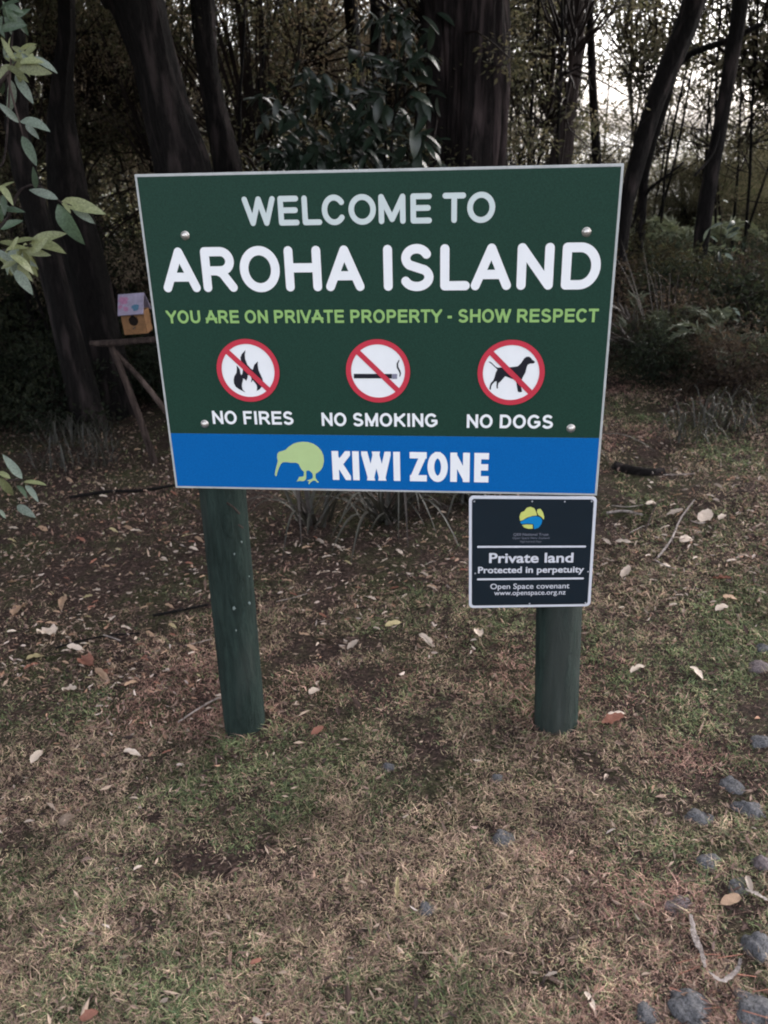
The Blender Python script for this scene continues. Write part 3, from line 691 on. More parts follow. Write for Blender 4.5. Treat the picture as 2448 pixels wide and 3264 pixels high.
def crown_mesh(name, n, size, L, W, tints, nclump=26, csize=0.35, droop=0.2, six=False, hollow=0.35, twigs=True):
    """leaf cloud: clumps on twigs spread through an uneven ellipsoid volume"""
    cc = RNG.normal(size=(nclump, 3)); cc = unit(cc) * (hollow + (1 - hollow) * RNG.random((nclump, 1)) ** 0.5)
    cc *= np.array(size); cs = csize * (0.5 + RNG.random(nclump))
    per = RNG.multinomial(n, cs ** 2 / (cs ** 2).sum()); Pn = []; Dn = []; tn = []
    for c, s, m in zip(cc, cs, per):
        q = unit(RNG.normal(size=(m, 3))) * (RNG.random((m, 1)) ** 0.5) * s * np.array([1, 1, .6])
        Pn.append(c + q); Dn.append(unit(q + np.array([0, 0, -0.25 * s]) + RNG.normal(size=(m, 3)) * s * 0.5))
        tn.append(np.clip(RNG.normal(RNG.random(), 0.22, m), 0, 1))
    Pn = np.vstack(Pn); Dn = np.vstack(Dn); tn = np.concatenate(tn)
    l = L * (0.6 + 0.8 * RNG.random(n)); w = W * (0.6 + 0.8 * RNG.random(n))
    V, F = leaves_geo(Pn, Dn, l, w, 0.2, droop, six)
    k = 6 if six else 4
    T = np.array(tints)[:, :3]; idx = tn * (len(T) - 1); i0 = np.clip(idx.astype(int), 0, len(T) - 2); f = (idx - i0)[:, None]
    colr = np.repeat(T[i0] * (1 - f) + T[i0 + 1] * f, k, 0)
    g = Geo(); g.add(V, F, colr)
    if twigs:                                            # thin three-sided twigs from the middle to the clumps
        for c in cc:
            a = c * 0.15 + np.array([0, 0, -size[2] * 0.3]); m = (a + c) / 2 + RNG.normal(size=3) * 0.12
            C = catmull([[*a, 0.012], [*m, 0.008], [*c, 0.004]], 6); Vt, Ft = tube_geo(C, 3)
            Ft = np.concatenate([Ft[:, [0, 1, 2]], Ft[:, [0, 2, 3]]]); g.add(Vt, Ft, (0.03, 0.022, 0.02))
    me = g.mesh(name, False); me.materials.append(M['cloud']); return me

OLIVE = [(0.030, 0.034, 0.022), (0.062, 0.066, 0.040), (0.11, 0.10, 0.068), (0.09, 0.10, 0.058)]
BROWN = [(0.08, 0.064, 0.048), (0.16, 0.128, 0.098), (0.11, 0.105, 0.068), (0.24, 0.20, 0.16)]
DARK = [(0.012, 0.018, 0.012), (0.022, 0.032, 0.020), (0.035, 0.042, 0.024)]
LIT = [(0.07, 0.075, 0.045), (0.14, 0.14, 0.09), (0.26, 0.245, 0.18), (0.12, 0.145, 0.075)]  # tints of far foliage, brightened: daylight put into the colour
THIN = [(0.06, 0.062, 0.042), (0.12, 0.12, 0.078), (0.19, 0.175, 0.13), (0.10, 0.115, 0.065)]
canopyA = crown_mesh('canopy', 4200, (2.1, 2.1, 0.9), 0.17, 0.095, DARK, 34, 0.75)
canopyB = crown_mesh('canopy', 4200, (2.4, 1.9, 0.8), 0.16, 0.09, OLIVE, 34, 0.75)

B_ = 'bark_dark'
tree('large_tree', 'thick furrowed trunk standing right behind the middle of the sign', 'tree',
     [(1006, -30), (1008, 120), (1010, 240), (1012, 350)], 4.6, M['bark_main'], [160, 158, 154, 166], 4, sides=150, ridge=0.30, crown=canopyA, flare=1.35)
tree('leaning_tree', 'dark trunk leaning left, above the upper left part of the sign', 'tree',
     [(262, -60), (292, 0), (330, 128), (364, 262), (400, 372)], 3.7, M[B_], [150, 126, 98, 100, 112], 5, sides=48, ridge=0.28, crown=canopyB, top=3.2, flare=1.3)
tree('dark_tree', 'straight dark trunk just right of the left-leaning trunk', 'tree',
     [(435, -20), (441, 60), (449, 150), (467, 255), (488, 370)], 4.3, M[B_], [56, 52, 46, 48, 60], 6, sides=24, ridge=0.14, crown=canopyA)
tree('leaning_tree', 'slim dark trunk leaning at the far left, outermost of the left pair', 'tree',
     [(18, 0), (32, 150), (46, 290), (72, 450), (120, 620), (160, 772)], 3.7, M[B_], [40, 44, 52, 56, 56, 60], 7, sides=28, ridge=0.16, crown=canopyB)
tree('leaning_tree', 'thicker dark trunk leaning beside the birdhouse', 'tree',
     [(144, -10), (142, 110), (132, 240), (160, 440), (193, 590), (222, 740)], 4.1, M[B_], [34, 38, 52, 84, 88, 84], 8, sides=36, ridge=0.18, crown=canopyA)
tree('slim_tree', 'slim dark trunk left of the large furrowed one, with a fork', 'tree',
     [(757, -10), (762, 70), (770, 160), (782, 260)], 6.2, M[B_], [30, 29, 30, 30], 9, sides=14, crown=canopyB,
     limbs=[[(782, 250, 20, 6.2), (800, 170, 20, 6.1), (812, 80, 26, 6.0), (812, -40, 28, 5.9)]])
tree('slim_tree', 'slim pale-edged trunk between the large trunk and the leaning right-hand trees', 'tree',
     [(1244, -20), (1245, 60), (1243, 150), (1228, 240), (1214, 345)], 5.8, M['bark_mid'], [44, 38, 26, 36, 52], 10, sides=24, ridge=0.16, crown=canopyA, flare=1.4,
     limbs=[[(1245, 90, 20, 5.8), (1228, 20, 12, 5.7), (1212, -60, 10, 5.6)]])
tree('slim_tree', 'thin straight trunk close behind the pale-edged one', 'tree',
     [(1270, -10), (1275, 90), (1281, 220), (1290, 330)], 6.6, M[B_], [16, 17, 18, 20], 12, sides=10, crown=None)
tree('leaning_tree', 'dark trunk leaning right, rising from behind the right edge of the sign', 'tree',
     [(1524, -60), (1502, 10), (1470, 100), (1435, 168), (1404, 265), (1374, 372), (1352, 460), (1341, 570)], 5.7, M[B_], [50, 48, 46, 44, 40, 38, 32, 26], 13, sides=28, ridge=0.14, crown=canopyB, flare=1.2)
tree('leaning_tree', 'thinner dark trunk leaning right, with a limb towards the rightmost tree', 'tree',
     [(1508, -20), (1483, 55), (1458, 140), (1432, 222), (1402, 335), (1420, 425), (1413, 505), (1392, 600)][0:4] + [(1399, 333), (1389, 425), (1382, 517), (1363, 602)], 6.6, M[B_],
     [18, 19, 20, 22, 20, 19, 24, 18], 14, sides=16, ridge=0.12, crown=canopyA, flare=1.2,
     limbs=[[(1446, 165, 16, 6.6), (1480, 125, 15, 6.5), (1520, 105, 15, 6.4), (1570, 88, 14, 6.3), (1650, 50, 10, 6.2)],
            [(1386, 440, 8, 6.6), (1404, 408, 8, 6.5), (1440, 380, 6, 6.4), (1475, 352, 5, 6.4)]])
tree('upright_tree', 'rightmost dark trunk, nearly upright, behind the dim undergrowth', 'tree',
     [(1602, -20), (1594, 50), (1580, 130), (1566, 210), (1548, 310), (1530, 400), (1518, 500), (1506, 590)], 6.2, M[B_], [34, 32, 30, 30, 30, 34, 34, 30], 15, sides=24, ridge=0.14, crown=canopyB, flare=1.2,
     limbs=[[(1560, 250, 10, 6.2), (1540, 330, 7, 6.1), (1500, 380, 5, 6.0)]])
tree('slim_tree', 'very thin hooked trunk hugging the right side of the large trunk', 'tree',
     [(1164, -20), (1163, 30), (1160, 90), (1150, 200), (1146, 330)], 5.6, M[B_], [7, 7, 7, 7, 9], 16, sides=8, crown=None,
     limbs=[[(1098, 106, 4, 5.3), (1125, 98, 5, 5.4), (1152, 78, 5, 5.5), (1163, 40, 5, 5.6)], [(1100, 250, 3, 5.3), (1122, 285, 4, 5.4), (1142, 320, 4, 5.6)]])

# trees added so their crowns shade the wood; trunks mostly outside the frame
def side_tree(x, y, h, r, seed, lean=(0, 0), crown=None, label='', cs=1.0):
    rows = [[lean[0] * t + 0.08 * math.sin(seed + 4 * t), lean[1] * t + 0.08 * math.cos(seed * 2 + 3 * t), -0.15 + h * t, r * (1.25 - 0.7 * t)] for t in np.linspace(0, 1, 8)]
    t = thing('added_shade_tree', label, 'tree', (x, y, gz(x, y)), 'tall trees added to shade the wood from overhead')
    V, F = tube_geo(catmull(rows, 20), 16, 0.15, 2.2, seed); link('trunk', np_mesh('trunk', V, F, True), M[B_], t)
    c = link('crown', crown, None, t, (lean[0], lean[1], h)); c.rotation_euler.z = seed; c.scale = (cs, cs, 1)
k = 0
for x, y, h, c in ((-4.2, 3.2, 4.8, canopyA), (-3.2, 6.4, 5.2, canopyB), (5.6, 4.6, 4.6, canopyA),
                   (-6.4, 5.6, 5.0, canopyA), (-3.6, 1.2, 4.4, canopyB), (-8.5, 2.5, 5, canopyA), (-3.4, 2.6, 4.6, canopyB), (5.4, 2.9, 4.7, canopyA), (-5.6, 0.2, 4.4, canopyA)):
    k += 1
    side_tree(x, y, h, 0.07 + 0.03 * (k % 3), k * 1.7, {(-3.4, 2.6): (1.9, .2), (5.4, 2.9): (-1.5, .1), (-4.2, 3.2): (1.0, .3)}.get((x, y), (0.3 * math.sin(k), 0.2 * math.cos(k))), c, 'dark slender tree added for the shade of its leaf crown', 1.15)

# saplings: thin stems with fine leaves, forming the tangle behind the sign
def sapling_stem(seed, h):
    rr = random.Random(seed); g = Geo(); x = y = 0.0; rows = []
    dx, dy = rr.uniform(-.12, .12), rr.uniform(-.12, .12)
    for k in range(9):
        t = k / 8; rows.append([x, y, h * t - 0.1, 0.015 * (1.15 - 0.75 * t)]); x += dx * h / 8 + rr.uniform(-.05, .05); y += dy * h / 8 + rr.uniform(-.05, .05)
    C = catmull(rows, 18); V, F = tube_geo(C, 6); g.add(V, F)
    for q in range(16):
        i = rr.randrange(3, 17); a = C[i]; an = rr.uniform(0, 6.28); l = rr.uniform(.3, .9)
        e = [a[0] + l * math.cos(an), a[1] + l * math.sin(an), a[2] + l * rr.uniform(.2, .9)]
        m = [(a[0] + e[0]) / 2 + rr.uniform(-.08, .08), (a[1] + e[1]) / 2 + rr.uniform(-.08, .08), (a[2] + e[2]) / 2 + rr.uniform(-.12, .04)]
        V, F = tube_geo(catmull([[*a[:3], 0.0065], [*m, 0.005], [*e, 0.0025]], 6), 4); g.add(V, F)
    return g.mesh('trunk')
stems = [sapling_stem(50 + q, 4.6) for q in range(7)]
sap_cr = [crown_mesh('crown', 7600, (0.95, 0.95, 1.9), 0.040, 0.016, t, 64, 0.25, hollow=0.15) for t in (OLIVE, BROWN, BROWN, OLIVE)]
thin_cr = [crown_mesh('crown', 1700, (0.6, 0.6, 2.0), 0.044, 0.021, t, 36, 0.16, hollow=0.15) for t in (THIN, OLIVE)]

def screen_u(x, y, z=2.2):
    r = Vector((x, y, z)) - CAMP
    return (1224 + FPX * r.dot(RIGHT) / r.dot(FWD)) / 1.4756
placed = []
rr = random.Random(5)
tries = 0
while len(placed) < 120 and tries < 6000:
    tries += 1
    y = rr.uniform(4.6, 12.5); x = rr.uniform(-1.0, 1.2) * (y + 2.2) * 0.75 + 0.4
    if any((x - a) ** 2 + (y - b) ** 2 < 0.30 for a, b, *_ in placed): continue
    su = screen_u(x, y)
    if (1225 < su < 1385 or 1475 < su < 1560) and rr.random() < 0.90: continue          # the open side of the wood
    if 1080 < su < 1620 and rr.random() < 0.45: continue
    if su > 1300 and y < 6.9: continue
    placed.append((x, y, su))
for q, (x, y, su) in enumerate(placed):
    reg = 'left of' if su < 330 else ('above' if su < 1060 else 'right of')
    t = thing('sapling', {'left of': 'thin dark sapling with fine leaves in the wood left of the sign', 'above': 'thin sapling with fine brownish leaves seen over the top edge of the sign',
                          'right of': 'thin backlit sapling in the brighter wood to the right'}[reg], 'sapling', (x, y, gz(x, y)), 'saplings in the wood ' + {'left of': 'on the left', 'above': 'behind the sign', 'right of': 'on the right'}[reg])
    s = link('trunk', stems[q % 7], M[B_], t); s.rotation_euler.z = rr.uniform(0, 6.28); w = rr.uniform(.7, 2.0); s.scale = (w, w, 1) if w > 1.3 else (1, 1, 1)
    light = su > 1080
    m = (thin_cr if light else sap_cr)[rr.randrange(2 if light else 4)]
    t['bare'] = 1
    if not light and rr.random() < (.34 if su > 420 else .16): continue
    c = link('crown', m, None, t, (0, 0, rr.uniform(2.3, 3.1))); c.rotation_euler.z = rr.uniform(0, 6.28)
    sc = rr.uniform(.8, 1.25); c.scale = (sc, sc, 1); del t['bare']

for o in list(COL.objects):
    if o.get('bare'):
        del o['bare']; wh = 'on the left' if 'left' in o['group'] else 'behind the sign'
        o['label'] = 'thin bare dark sapling without leaves in the wood ' + wh; o['group'] = 'bare saplings in the wood ' + wh

# slim airy trees whose fine leaves break up the bright opening on the right
air = [crown_mesh('crown', 900, (0.62, 0.62, 0.75), 0.052, 0.026, t, 30, 0.20, hollow=0.1) for t in (THIN, OLIVE)]
for q, (u, Y, z, sz) in enumerate(((1110, 9.2, 3.2, .8), (1150, 8.4, 3.3, 1.0), (1190, 9.0, 3.0, .8), (1250, 8.0, 3.25, .8), (1370, 8.4, 2.6, 1.0), (1395, 9.6, 3.3, .9),
                                   (1430, 9.2, 2.9, .9), (1445, 8.3, 3.6, .6), (1590, 8.2, 2.7, 1.3), (1630, 8.8, 3.3, 1.1), (1660, 7.8, 2.5, 1.3), (1560, 9.5, 3.7, .8), (1230, 10.5, 2.0, .7), (1300, 10.8, 1.6, .6), (1440, 10.0, 1.8, .8), (1520, 10.4, 1.7, .7), (1350, 10.6, 1.5, .6), (1120, 7.9, 2.4, 1.0), (1620, 9.2, 1.8, .8))):
    p = Q(u, 200, Y); b = (p.x, p.y, gz(p.x, p.y)); t = thing('slim_leafy_tree', ('airy leafy tree against the bright sky at the upper right' if z > 2.2 else 'low airy tree below the bright gap on the right'), 'tree', b, 'airy trees around the bright gap' if z > 2.2 else 'low airy trees under the bright gap')
    s = link('trunk', stems[(q * 3) % 7], M[B_], t); s.rotation_euler.z = q * 1.1; s.scale = (1, 1, 1 if z > 2.2 else .7)
    for dx, dz in (((0, 0), (.45 * (-1) ** q, .5)) if q % 3 else ((0, 0),)):
        c = link('crown', air[q % 2], None, t, (dx, 0, z - b[2] + dz * sz)); c.scale = (sz, sz, sz); c.rotation_euler.z = q + dz

# far bushes and small trees in the light beyond the wood
far_cr = [crown_mesh('foliage', 14000, (1.9, 1.4, 1.6), 0.070, 0.030, t, 70, 0.5, hollow=0.1) for t in (LIT, OLIVE)]
far = ((-13, 14, 1.4, 0), (-9.5, 13.4, 1.3, 1), (-6.5, 14.2, 1.5, 0), (-3.6, 13.4, 1.1, 1), (-1.2, 14, 1.1, 0), (1.3, 14.5, .8, 1), (3.2, 13.0, .35, 0), (5.6, 15.2, .66, 1), (7.4, 16, .66, 0), (9.2, 15.6, .7, 0), (11.6, 15.2, .8, 1), (13.6, 17, 1.4, 1), (15, 17, 1.7, 0), (18, 16, 1.6, 1),
       (-8, 20, 1.5, 1), (-3, 21, 1.3, 0), (15.5, 21, 1.9, 1), (-13, 21, 2.4, 0), (18.5, 21, 2.0, 0), (3.6, 11.0, .45, 0), (5.0, 11.8, .5, 1), (6.4, 11.2, .48, 0), (8.0, 11.6, .55, 0), (2.3, 11.6, .5, 1), (4.4, 9.6, .36, 0), (5.6, 9.4, .36, 0), (7.2, 9.8, .45, 1), (3.0, 10.5, .36, 0), (3.5, 10.1, .36, 1), (3.9, 10.7, .40, 0), (4.5, 10.9, .42, 0), (2.6, 10.9, .36, 1))
for q, (x, y, s, m) in enumerate(far):
    z = gz(x, y); rg = 'left' if screen_u(x, y, 1) < 330 else ('centre' if screen_u(x, y, 1) < 1080 else 'right'); nr = 'nearer low' if y < 13 else ('taller' if s > 1 else 'distant low')
    t = thing('far_bush', '%s leafy bush in the daylight beyond the trees on the %s' % (nr, rg) if rg != 'centre' else '%s leafy bush glimpsed over the sign beyond the trees' % nr, 'bush', (x, y, z), '%s bushes beyond the wood, %s' % (nr, rg))
    c = link('foliage', far_cr[m], None, t, (0, 0, 1.5 * s)); c.scale = (s, s, s * 1.05); c.rotation_euler.z = q * 1.3
    rws = [[0, 0, -.2, .08 * s], [.1, 0, .8 * s, .06 * s], [0, .1, 1.8 * s, .04 * s]]; V, F = tube_geo(catmull(rws, 8), 6); link('trunk', np_mesh('trunk', V, F, True), M[B_], t)
# undergrowth shrubs, low
low_cr = [crown_mesh('foliage', 3600, (0.75, 0.6, 0.42), 0.050, 0.018, t, 30, 0.28, hollow=0.2) for t in ([(0.03, 0.022, 0.018), (0.06, 0.045, 0.034), (0.025, 0.022, 0.016), (0.09, 0.07, 0.055)], [(0.025, 0.026, 0.014), (0.05, 0.05, 0.026), (0.075, 0.065, 0.04)], DARK)]
low = ((-2.9, 4.3, 1.0, 2), (-2.0, 4.9, 1.0, 2), (-3.6, 5.2, 1.4, 2), (-1.0, 4.9, .9, 2), (0.0, 4.9, .9, 1), (0.8, 5.1, .8, 2), (1.7, 5.0, .9, 0), (2.5, 4.9, .8, 2), (3.0, 5.0, .8, 0), (3.7, 4.7, .8, 0), (4.3, 5.0, .8, 1), (2.4, 6.1, 1.0, 1), (-4.5, 4.0, 1.6, 2), (3.9, 4.2, .8, 2), (4.7, 4.4, 1.2, 0), (2.3, 4.2, .7, 0), (2.9, 4.4, .8, 2), (3.5, 3.8, .7, 0), (4.2, 3.6, .8, 2), (5.2, 5.6, 1.7, 2), (4.6, 4.9, 1.3, 2), (2.6, 5.4, .8, 1), (3.3, 5.8, .8, 2), (-1.8, 6.4, 1.6, 0), (-2.8, 7.2, 1.8, 2), (-0.8, 6.8, 1.5, 0), (-4.2, 7.5, 1.9, 0), (-3.6, 6.2, 1.6, 2), (0.2, 7.0, 1.4, 1), (1.4, 6.8, 1.3, 0), (-5.5, 6.6, 2.0, 2), (6.2, 7.4, 1.7, 2), (7.4, 8.6, 2.0, 1), (2.6, 7.0, .8, 2), (2.5, 3.4, .55, 0), (3.1, 3.3, .6, 0), (3.8, 3.1, .65, 0), (4.5, 3.2, .8, 2), (2.1, 3.8, .55, 2), (3.2, 4.9, .8, 2), (-2.4, 3.9, .8, 2), (-1.5, 4.4, .8, 2), (-3.4, 3.6, 1.0, 2))
for q, (x, y, s, m) in enumerate(low):
    t = thing('undergrowth_shrub', ('dim twiggy shrub low in the shade left of the sign' if x < 0.2 else 'dim brownish shrub in the undergrowth right of the sign') if m != 1 else ('low olive shrub at the foot of the trees left of centre' if x < 1 else 'low olive-green shrub in the undergrowth on the right'), 'shrub', (x, y, gz(x, y)), 'shrubs of the undergrowth')
    c = link('foliage', low_cr[m], None, t, (0, 0, .30 * s)); c.scale = (s, s, s * 1.1); c.rotation_euler.z = q * 2.1

# ------------------------------------------------------------------ broad leaves
def leaf_mesh(name, mat, width=0.34, droop=0.25, fold=0.10, n=7, tipw=1.0, wav=0.0, seed=0):
    rr = random.Random(seed); V = []; F = []
    for i in range(n + 1):
        t = i / n; w = width * 0.5 * (math.sin(math.pi * min(1, t ** 0.85)) ** 0.75) * (1 if i < n else 0) + (0.012 if i in (0,) else 0)
        z = -droop * t * t; k = wav * (rr.random() - .5)
        V += [(t, w, z + fold * w * 3 + k), (t, 0, z), (t, -w, z + fold * w * 3 - k)]
    for i in range(n):
        a = 3 * i; F += [[a, a + 1, a + 4, a + 3], [a + 1, a + 2, a + 5, a + 4]]
    me = py_mesh(name, V, F, True); me.materials.append(mat); return me

def place_leaf(name, me, parent, base, tip, normal, loc0, wscale=1.0, roll=0.0):
    d = Vector(tip) - Vector(base); L = d.length; x = d.normalized(); n = Vector(normal)
    n = (n - x * n.dot(x)).normalized(); y = n.cross(x)
    R = Matrix((x, y, n)).transposed().to_4x4()
    o = bpy.data.objects.new(name, me); COL.objects.link(o); o.parent = parent
    o.matrix_local = Matrix.Translation(Vector(base) - Vector(loc0)) @ R @ Matrix.Rotation(roll, 4, 'X') @ Matrix.Diagonal((L, L * wscale, L, 1))
    return o

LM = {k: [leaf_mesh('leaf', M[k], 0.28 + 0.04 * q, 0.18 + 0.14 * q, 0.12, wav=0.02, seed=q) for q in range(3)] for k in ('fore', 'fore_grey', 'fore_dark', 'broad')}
z1 = 900 / 1659
fore = [  # base, tip in zoom pixels, kind, Y
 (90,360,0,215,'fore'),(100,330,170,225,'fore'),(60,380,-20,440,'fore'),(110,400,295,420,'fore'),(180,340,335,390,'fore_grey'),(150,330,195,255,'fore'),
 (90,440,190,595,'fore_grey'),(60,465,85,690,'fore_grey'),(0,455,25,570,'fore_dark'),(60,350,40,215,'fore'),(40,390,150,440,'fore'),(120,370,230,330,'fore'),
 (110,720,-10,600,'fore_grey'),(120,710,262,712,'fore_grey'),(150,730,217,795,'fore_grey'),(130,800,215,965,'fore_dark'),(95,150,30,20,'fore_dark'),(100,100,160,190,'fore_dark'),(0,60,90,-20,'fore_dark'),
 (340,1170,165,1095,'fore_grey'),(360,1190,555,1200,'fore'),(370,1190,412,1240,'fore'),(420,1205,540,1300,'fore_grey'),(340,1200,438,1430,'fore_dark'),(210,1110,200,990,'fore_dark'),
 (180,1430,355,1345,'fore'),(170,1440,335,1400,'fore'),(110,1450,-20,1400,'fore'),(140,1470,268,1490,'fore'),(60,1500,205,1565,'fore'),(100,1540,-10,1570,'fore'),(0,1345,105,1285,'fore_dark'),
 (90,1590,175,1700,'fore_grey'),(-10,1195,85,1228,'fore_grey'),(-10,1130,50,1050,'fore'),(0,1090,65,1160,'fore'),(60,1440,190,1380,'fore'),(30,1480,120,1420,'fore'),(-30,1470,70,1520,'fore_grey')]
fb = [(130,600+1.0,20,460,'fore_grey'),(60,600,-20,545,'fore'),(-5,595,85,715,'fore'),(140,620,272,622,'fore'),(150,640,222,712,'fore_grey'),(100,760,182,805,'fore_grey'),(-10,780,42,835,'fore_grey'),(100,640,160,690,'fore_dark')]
s2 = 800 / 1475
shrub_base = (-1.18, 1.15); lz = gz(*shrub_base)
fs = thing('leafy_shrub', 'shrub with pale green drooping leaves reaching in at the left edge of the picture', 'shrub', (*shrub_base, lz))
rr = random.Random(3)
items = [(a * z1, b * z1, c * z1, d * z1, k) for a, b, c, d, k in fore] + [(a * s2, 1200 + b * s2, c * s2, 1200 + d * s2, k) for a, b, c, d, k in fb]
extra = random.Random(12)
for cx, cy, sx, sy, nn, kk in ((90, 320, 70, 60, 12, 'fore'), (60, 300, 60, 60, 6, 'fore_grey'), (110, 1470, 90, 60, 12, 'fore'), (80, 1540, 60, 60, 5, 'fore_grey'), (20, 150, 40, 70, 6, 'fore_dark'), (20, 1180, 30, 60, 4, 'fore_dark'), (40, 20, 40, 40, 4, 'fore_dark')):
    for q in range(nn):
        a, b = cx + extra.gauss(0, sx * .6), cy + extra.gauss(0, sy * .6); an = extra.uniform(-2.2, 1.0); l = extra.uniform(70, 150)
        items.append((a * z1, b * z1, (a + l * math.cos(an)) * z1, (b - l * math.sin(an) * .8 + 20) * z1, kk))
cnt = 0; tips = []
for a, b, c, d, k in items:
    Y = 0.95 + rr.uniform(-.12, .12); pb = P(a, b, Y); pt = P(c, d, Y + rr.uniform(-.05, .02))
    toc = (CAMP - pb).normalized() + Vector((rr.uniform(-.5, .5), rr.uniform(-.5, .5), 0.55 + rr.uniform(-.3, .4)))
    place_leaf('leaf', LM[k][cnt % 3], fs, pb, pt, toc, fs.location, rr.uniform(.85, 1.25), rr.uniform(-.4, .4)); cnt += 1; tips.append(pb)
def fstem(ptsq, r0, r1):
    rows = []
    for q, (u, v, Y) in enumerate(ptsq):
        p = P(u, v, Y) - fs.location; rows.append([*p, r0 + (r1 - r0) * q / (len(ptsq) - 1)])
    V, F = tube_geo(catmull(rows, 16), 6, 0.1); link('branch', np_mesh('branch', V, F, True), M['bark_mid'], fs)
fstem([(-260, 1500, 1.15), (-150, 900, 1.0), (-60, 420, .95), (30, 215, .95), (60, 190, .95)], .012, .004)
fstem([(-60, 420, .97), (10, 520, .95), (40, 100, .95)], .005, .003)
fstem([(20, 230, .95), (45, 330, .95), (62, 390, .95), (80, 450, .96), (118, 530, .97)], .004, .002)
fstem([(-120, 850, 1.0), (20, 700, .97), (60, 610, .96), (120, 590, .95), (185, 640, .95), (230, 655, .95)], .006, .002)
fstem([(-150, 950, 1.0), (-40, 820, .97), (60, 790, .95), (100, 780, .95)], .006, .003)
fstem([(-200, 1400, 1.1), (-60, 1560, 1.0), (30, 1530, .96), (75, 1530, .95)], .006, .003)
fstem([(-330, 2100, 1.15), (-300, 1800, 1.15), (-260, 1500, 1.15)], .02, .012)
for q in range(110):                                     # rest of the shrub, outside the frame
    p = Vector((-1.95 + rr.gauss(0, .22), 1.15 + rr.gauss(0, .3), 1.25 + rr.gauss(0, .5)))
    if screen_u(p.x, p.y, p.z) > -90: continue
    place_leaf('leaf', LM[rr.choice(('fore', 'fore_grey', 'fore_dark'))][q % 3], fs, p, p + Vector((rr.gauss(0, 1), rr.gauss(0, 1), -.5)).normalized() * .10, (rr.uniform(-.4, .4), -.3, 1), fs.location)

# dark broad-leaved shrub behind the top of the sign
ds = thing('broadleaf_shrub', 'dark shrub with large glossy leaves above the sign, left of the thick trunk', 'shrub', (0.15, 4.25, gz(0.15, 4.25)))
cl = [(650, 300, 70), (720, 220, 80), (700, 330, 90), (620, 240, 60), (780, 300, 80), (800, 200, 60), (860, 140, 55), (880, 60, 55), (840, 30, 50), (900, 120, 40), (900, 330, 60), (860, 260, 60), (820, 340, 80), (640, 350, 60), (600, 330, 50), (750, 350, 90), (700, 180, 40), (660, 160, 35), (910, 210, 40), (760, 250, 70), (580, 210, 30), (615, 345, 50), (680, 345, 60), (930, 300, 35), (790, 120, 30)]
rr = random.Random(8); nl = 0
for u, v, s in cl:
    m = int(s * 0.38) + 3
    for q in range(m):
        uu, vv = u + rr.gauss(0, s * .45), v + rr.gauss(0, s * .36)
        if uu > 950: continue
        Y = 4.05 + rr.uniform(-.3, .35)
        pb = Q(uu, vv, Y); an = rr.uniform(0, 6.28); l = rr.uniform(.09, .17)
        dr = Vector((math.cos(an), math.sin(an) * .6, rr.uniform(-1.1, .15))).normalized()
        place_leaf('leaf', LM['broad'][nl % 3], ds, pb, pb + dr * l, (rr.uniform(-.5, .5), -.5, 1), ds.location, rr.uniform(1.0, 1.5)); nl += 1
for q, (u, v, s) in enumerate(cl[::2]):
    p = Q(u, v, 4.1) - ds.location; V, F = tube_geo(catmull([[0, 0, -.1, .014], [p.x * .35, p.y * .5, p.z * .6, .010], [p.x, p.y, p.z, .004]], 12), 6)
    link('stem', np_mesh('stem', V, F, True), M[B_], ds)

# ------------------------------------------------------------------ strappy clump, fronds and ferns
def blade_geo(base, az, L, h, w, bend=1.0, n=9):
    """arching strap leaf rising then drooping"""
    rows = []; V = []; F = []
    dx, dy = math.cos(az), math.sin(az)
    for i in range(n + 1):
        t = i / n; r = L * t; z = h * math.sin(min(math.pi, math.pi * t * bend * 0.95)) if bend > .6 else h * t
        ww = w * (1 - t ** 2.2) * 0.5 + 0.0008
        V += [(base[0] + dx * r - dy * ww, base[1] + dy * r + dx * ww, base[2] + z + ww * .5), (base[0] + dx * r, base[1] + dy * r, base[2] + z), (base[0] + dx * r + dy * ww, base[1] + dy * r - dx * ww, base[2] + z + ww * .5)]
    for i in range(n):
        a = 3 * i; F += [[a, a + 1, a + 4, a + 3], [a + 1, a + 2, a + 5, a + 4]]
    return V, F
rr = random.Random(21)
for q, (x, y, nb, lab) in enumerate(((0.42, 1.75, 44, 'clump of arching strap leaves in the shade just right of the left post'), (0.85, 1.95, 44, 'clump of arching strap leaves halfway between the two posts'), (0.02, 1.75, 24, 'clump of arching strap leaves half hidden behind the left post'), (1.2, 2.35, 20, 'dim clump of strap leaves left of the navy plaque'))):
    t = thing('strappy_clump', lab, 'plant', (x, y, gz(x, y)))
    for b in range(nb):
        V, F = blade_geo((rr.gauss(0, .04), rr.gauss(0, .04), 0), rr.uniform(0, 6.28), rr.uniform(.25, .62), rr.uniform(.12, .36), rr.uniform(.011, .024), rr.uniform(.75, 1.05))
        link('leaf', py_mesh('leaf', V, F, True), M['flax'] if rr.random() < .8 else M['frond'], t)

for q in range(16):                                      # long grass where the turf meets the undergrowth
    x, y = (rr.uniform(2.0, 4.4), rr.uniform(2.5, 3.3)) if q < 10 else (rr.uniform(-2.4, -.3), rr.uniform(2.6, 3.4))
    t = thing('grass_tuft', 'dim tuft of long thin grass at the edge of the undergrowth ' + ('right of the sign' if x > 1 else 'left of the sign'), 'grass tuft', (x, y, gz(x, y)), 'tufts of long grass ' + ('on the right' if x > 1 else 'on the left'))
    g = Geo()
    for b in range(26):
        V, F = blade_geo((rr.gauss(0, .07), rr.gauss(0, .07), 0), rr.uniform(0, 6.28), rr.uniform(.08, .28), rr.uniform(.08, .24), rr.uniform(.004, .008), rr.uniform(.7, 1.0), 5); g.add(V, np.array(F))
    link('blades', g.mesh('blades', True), M['flax'], t)

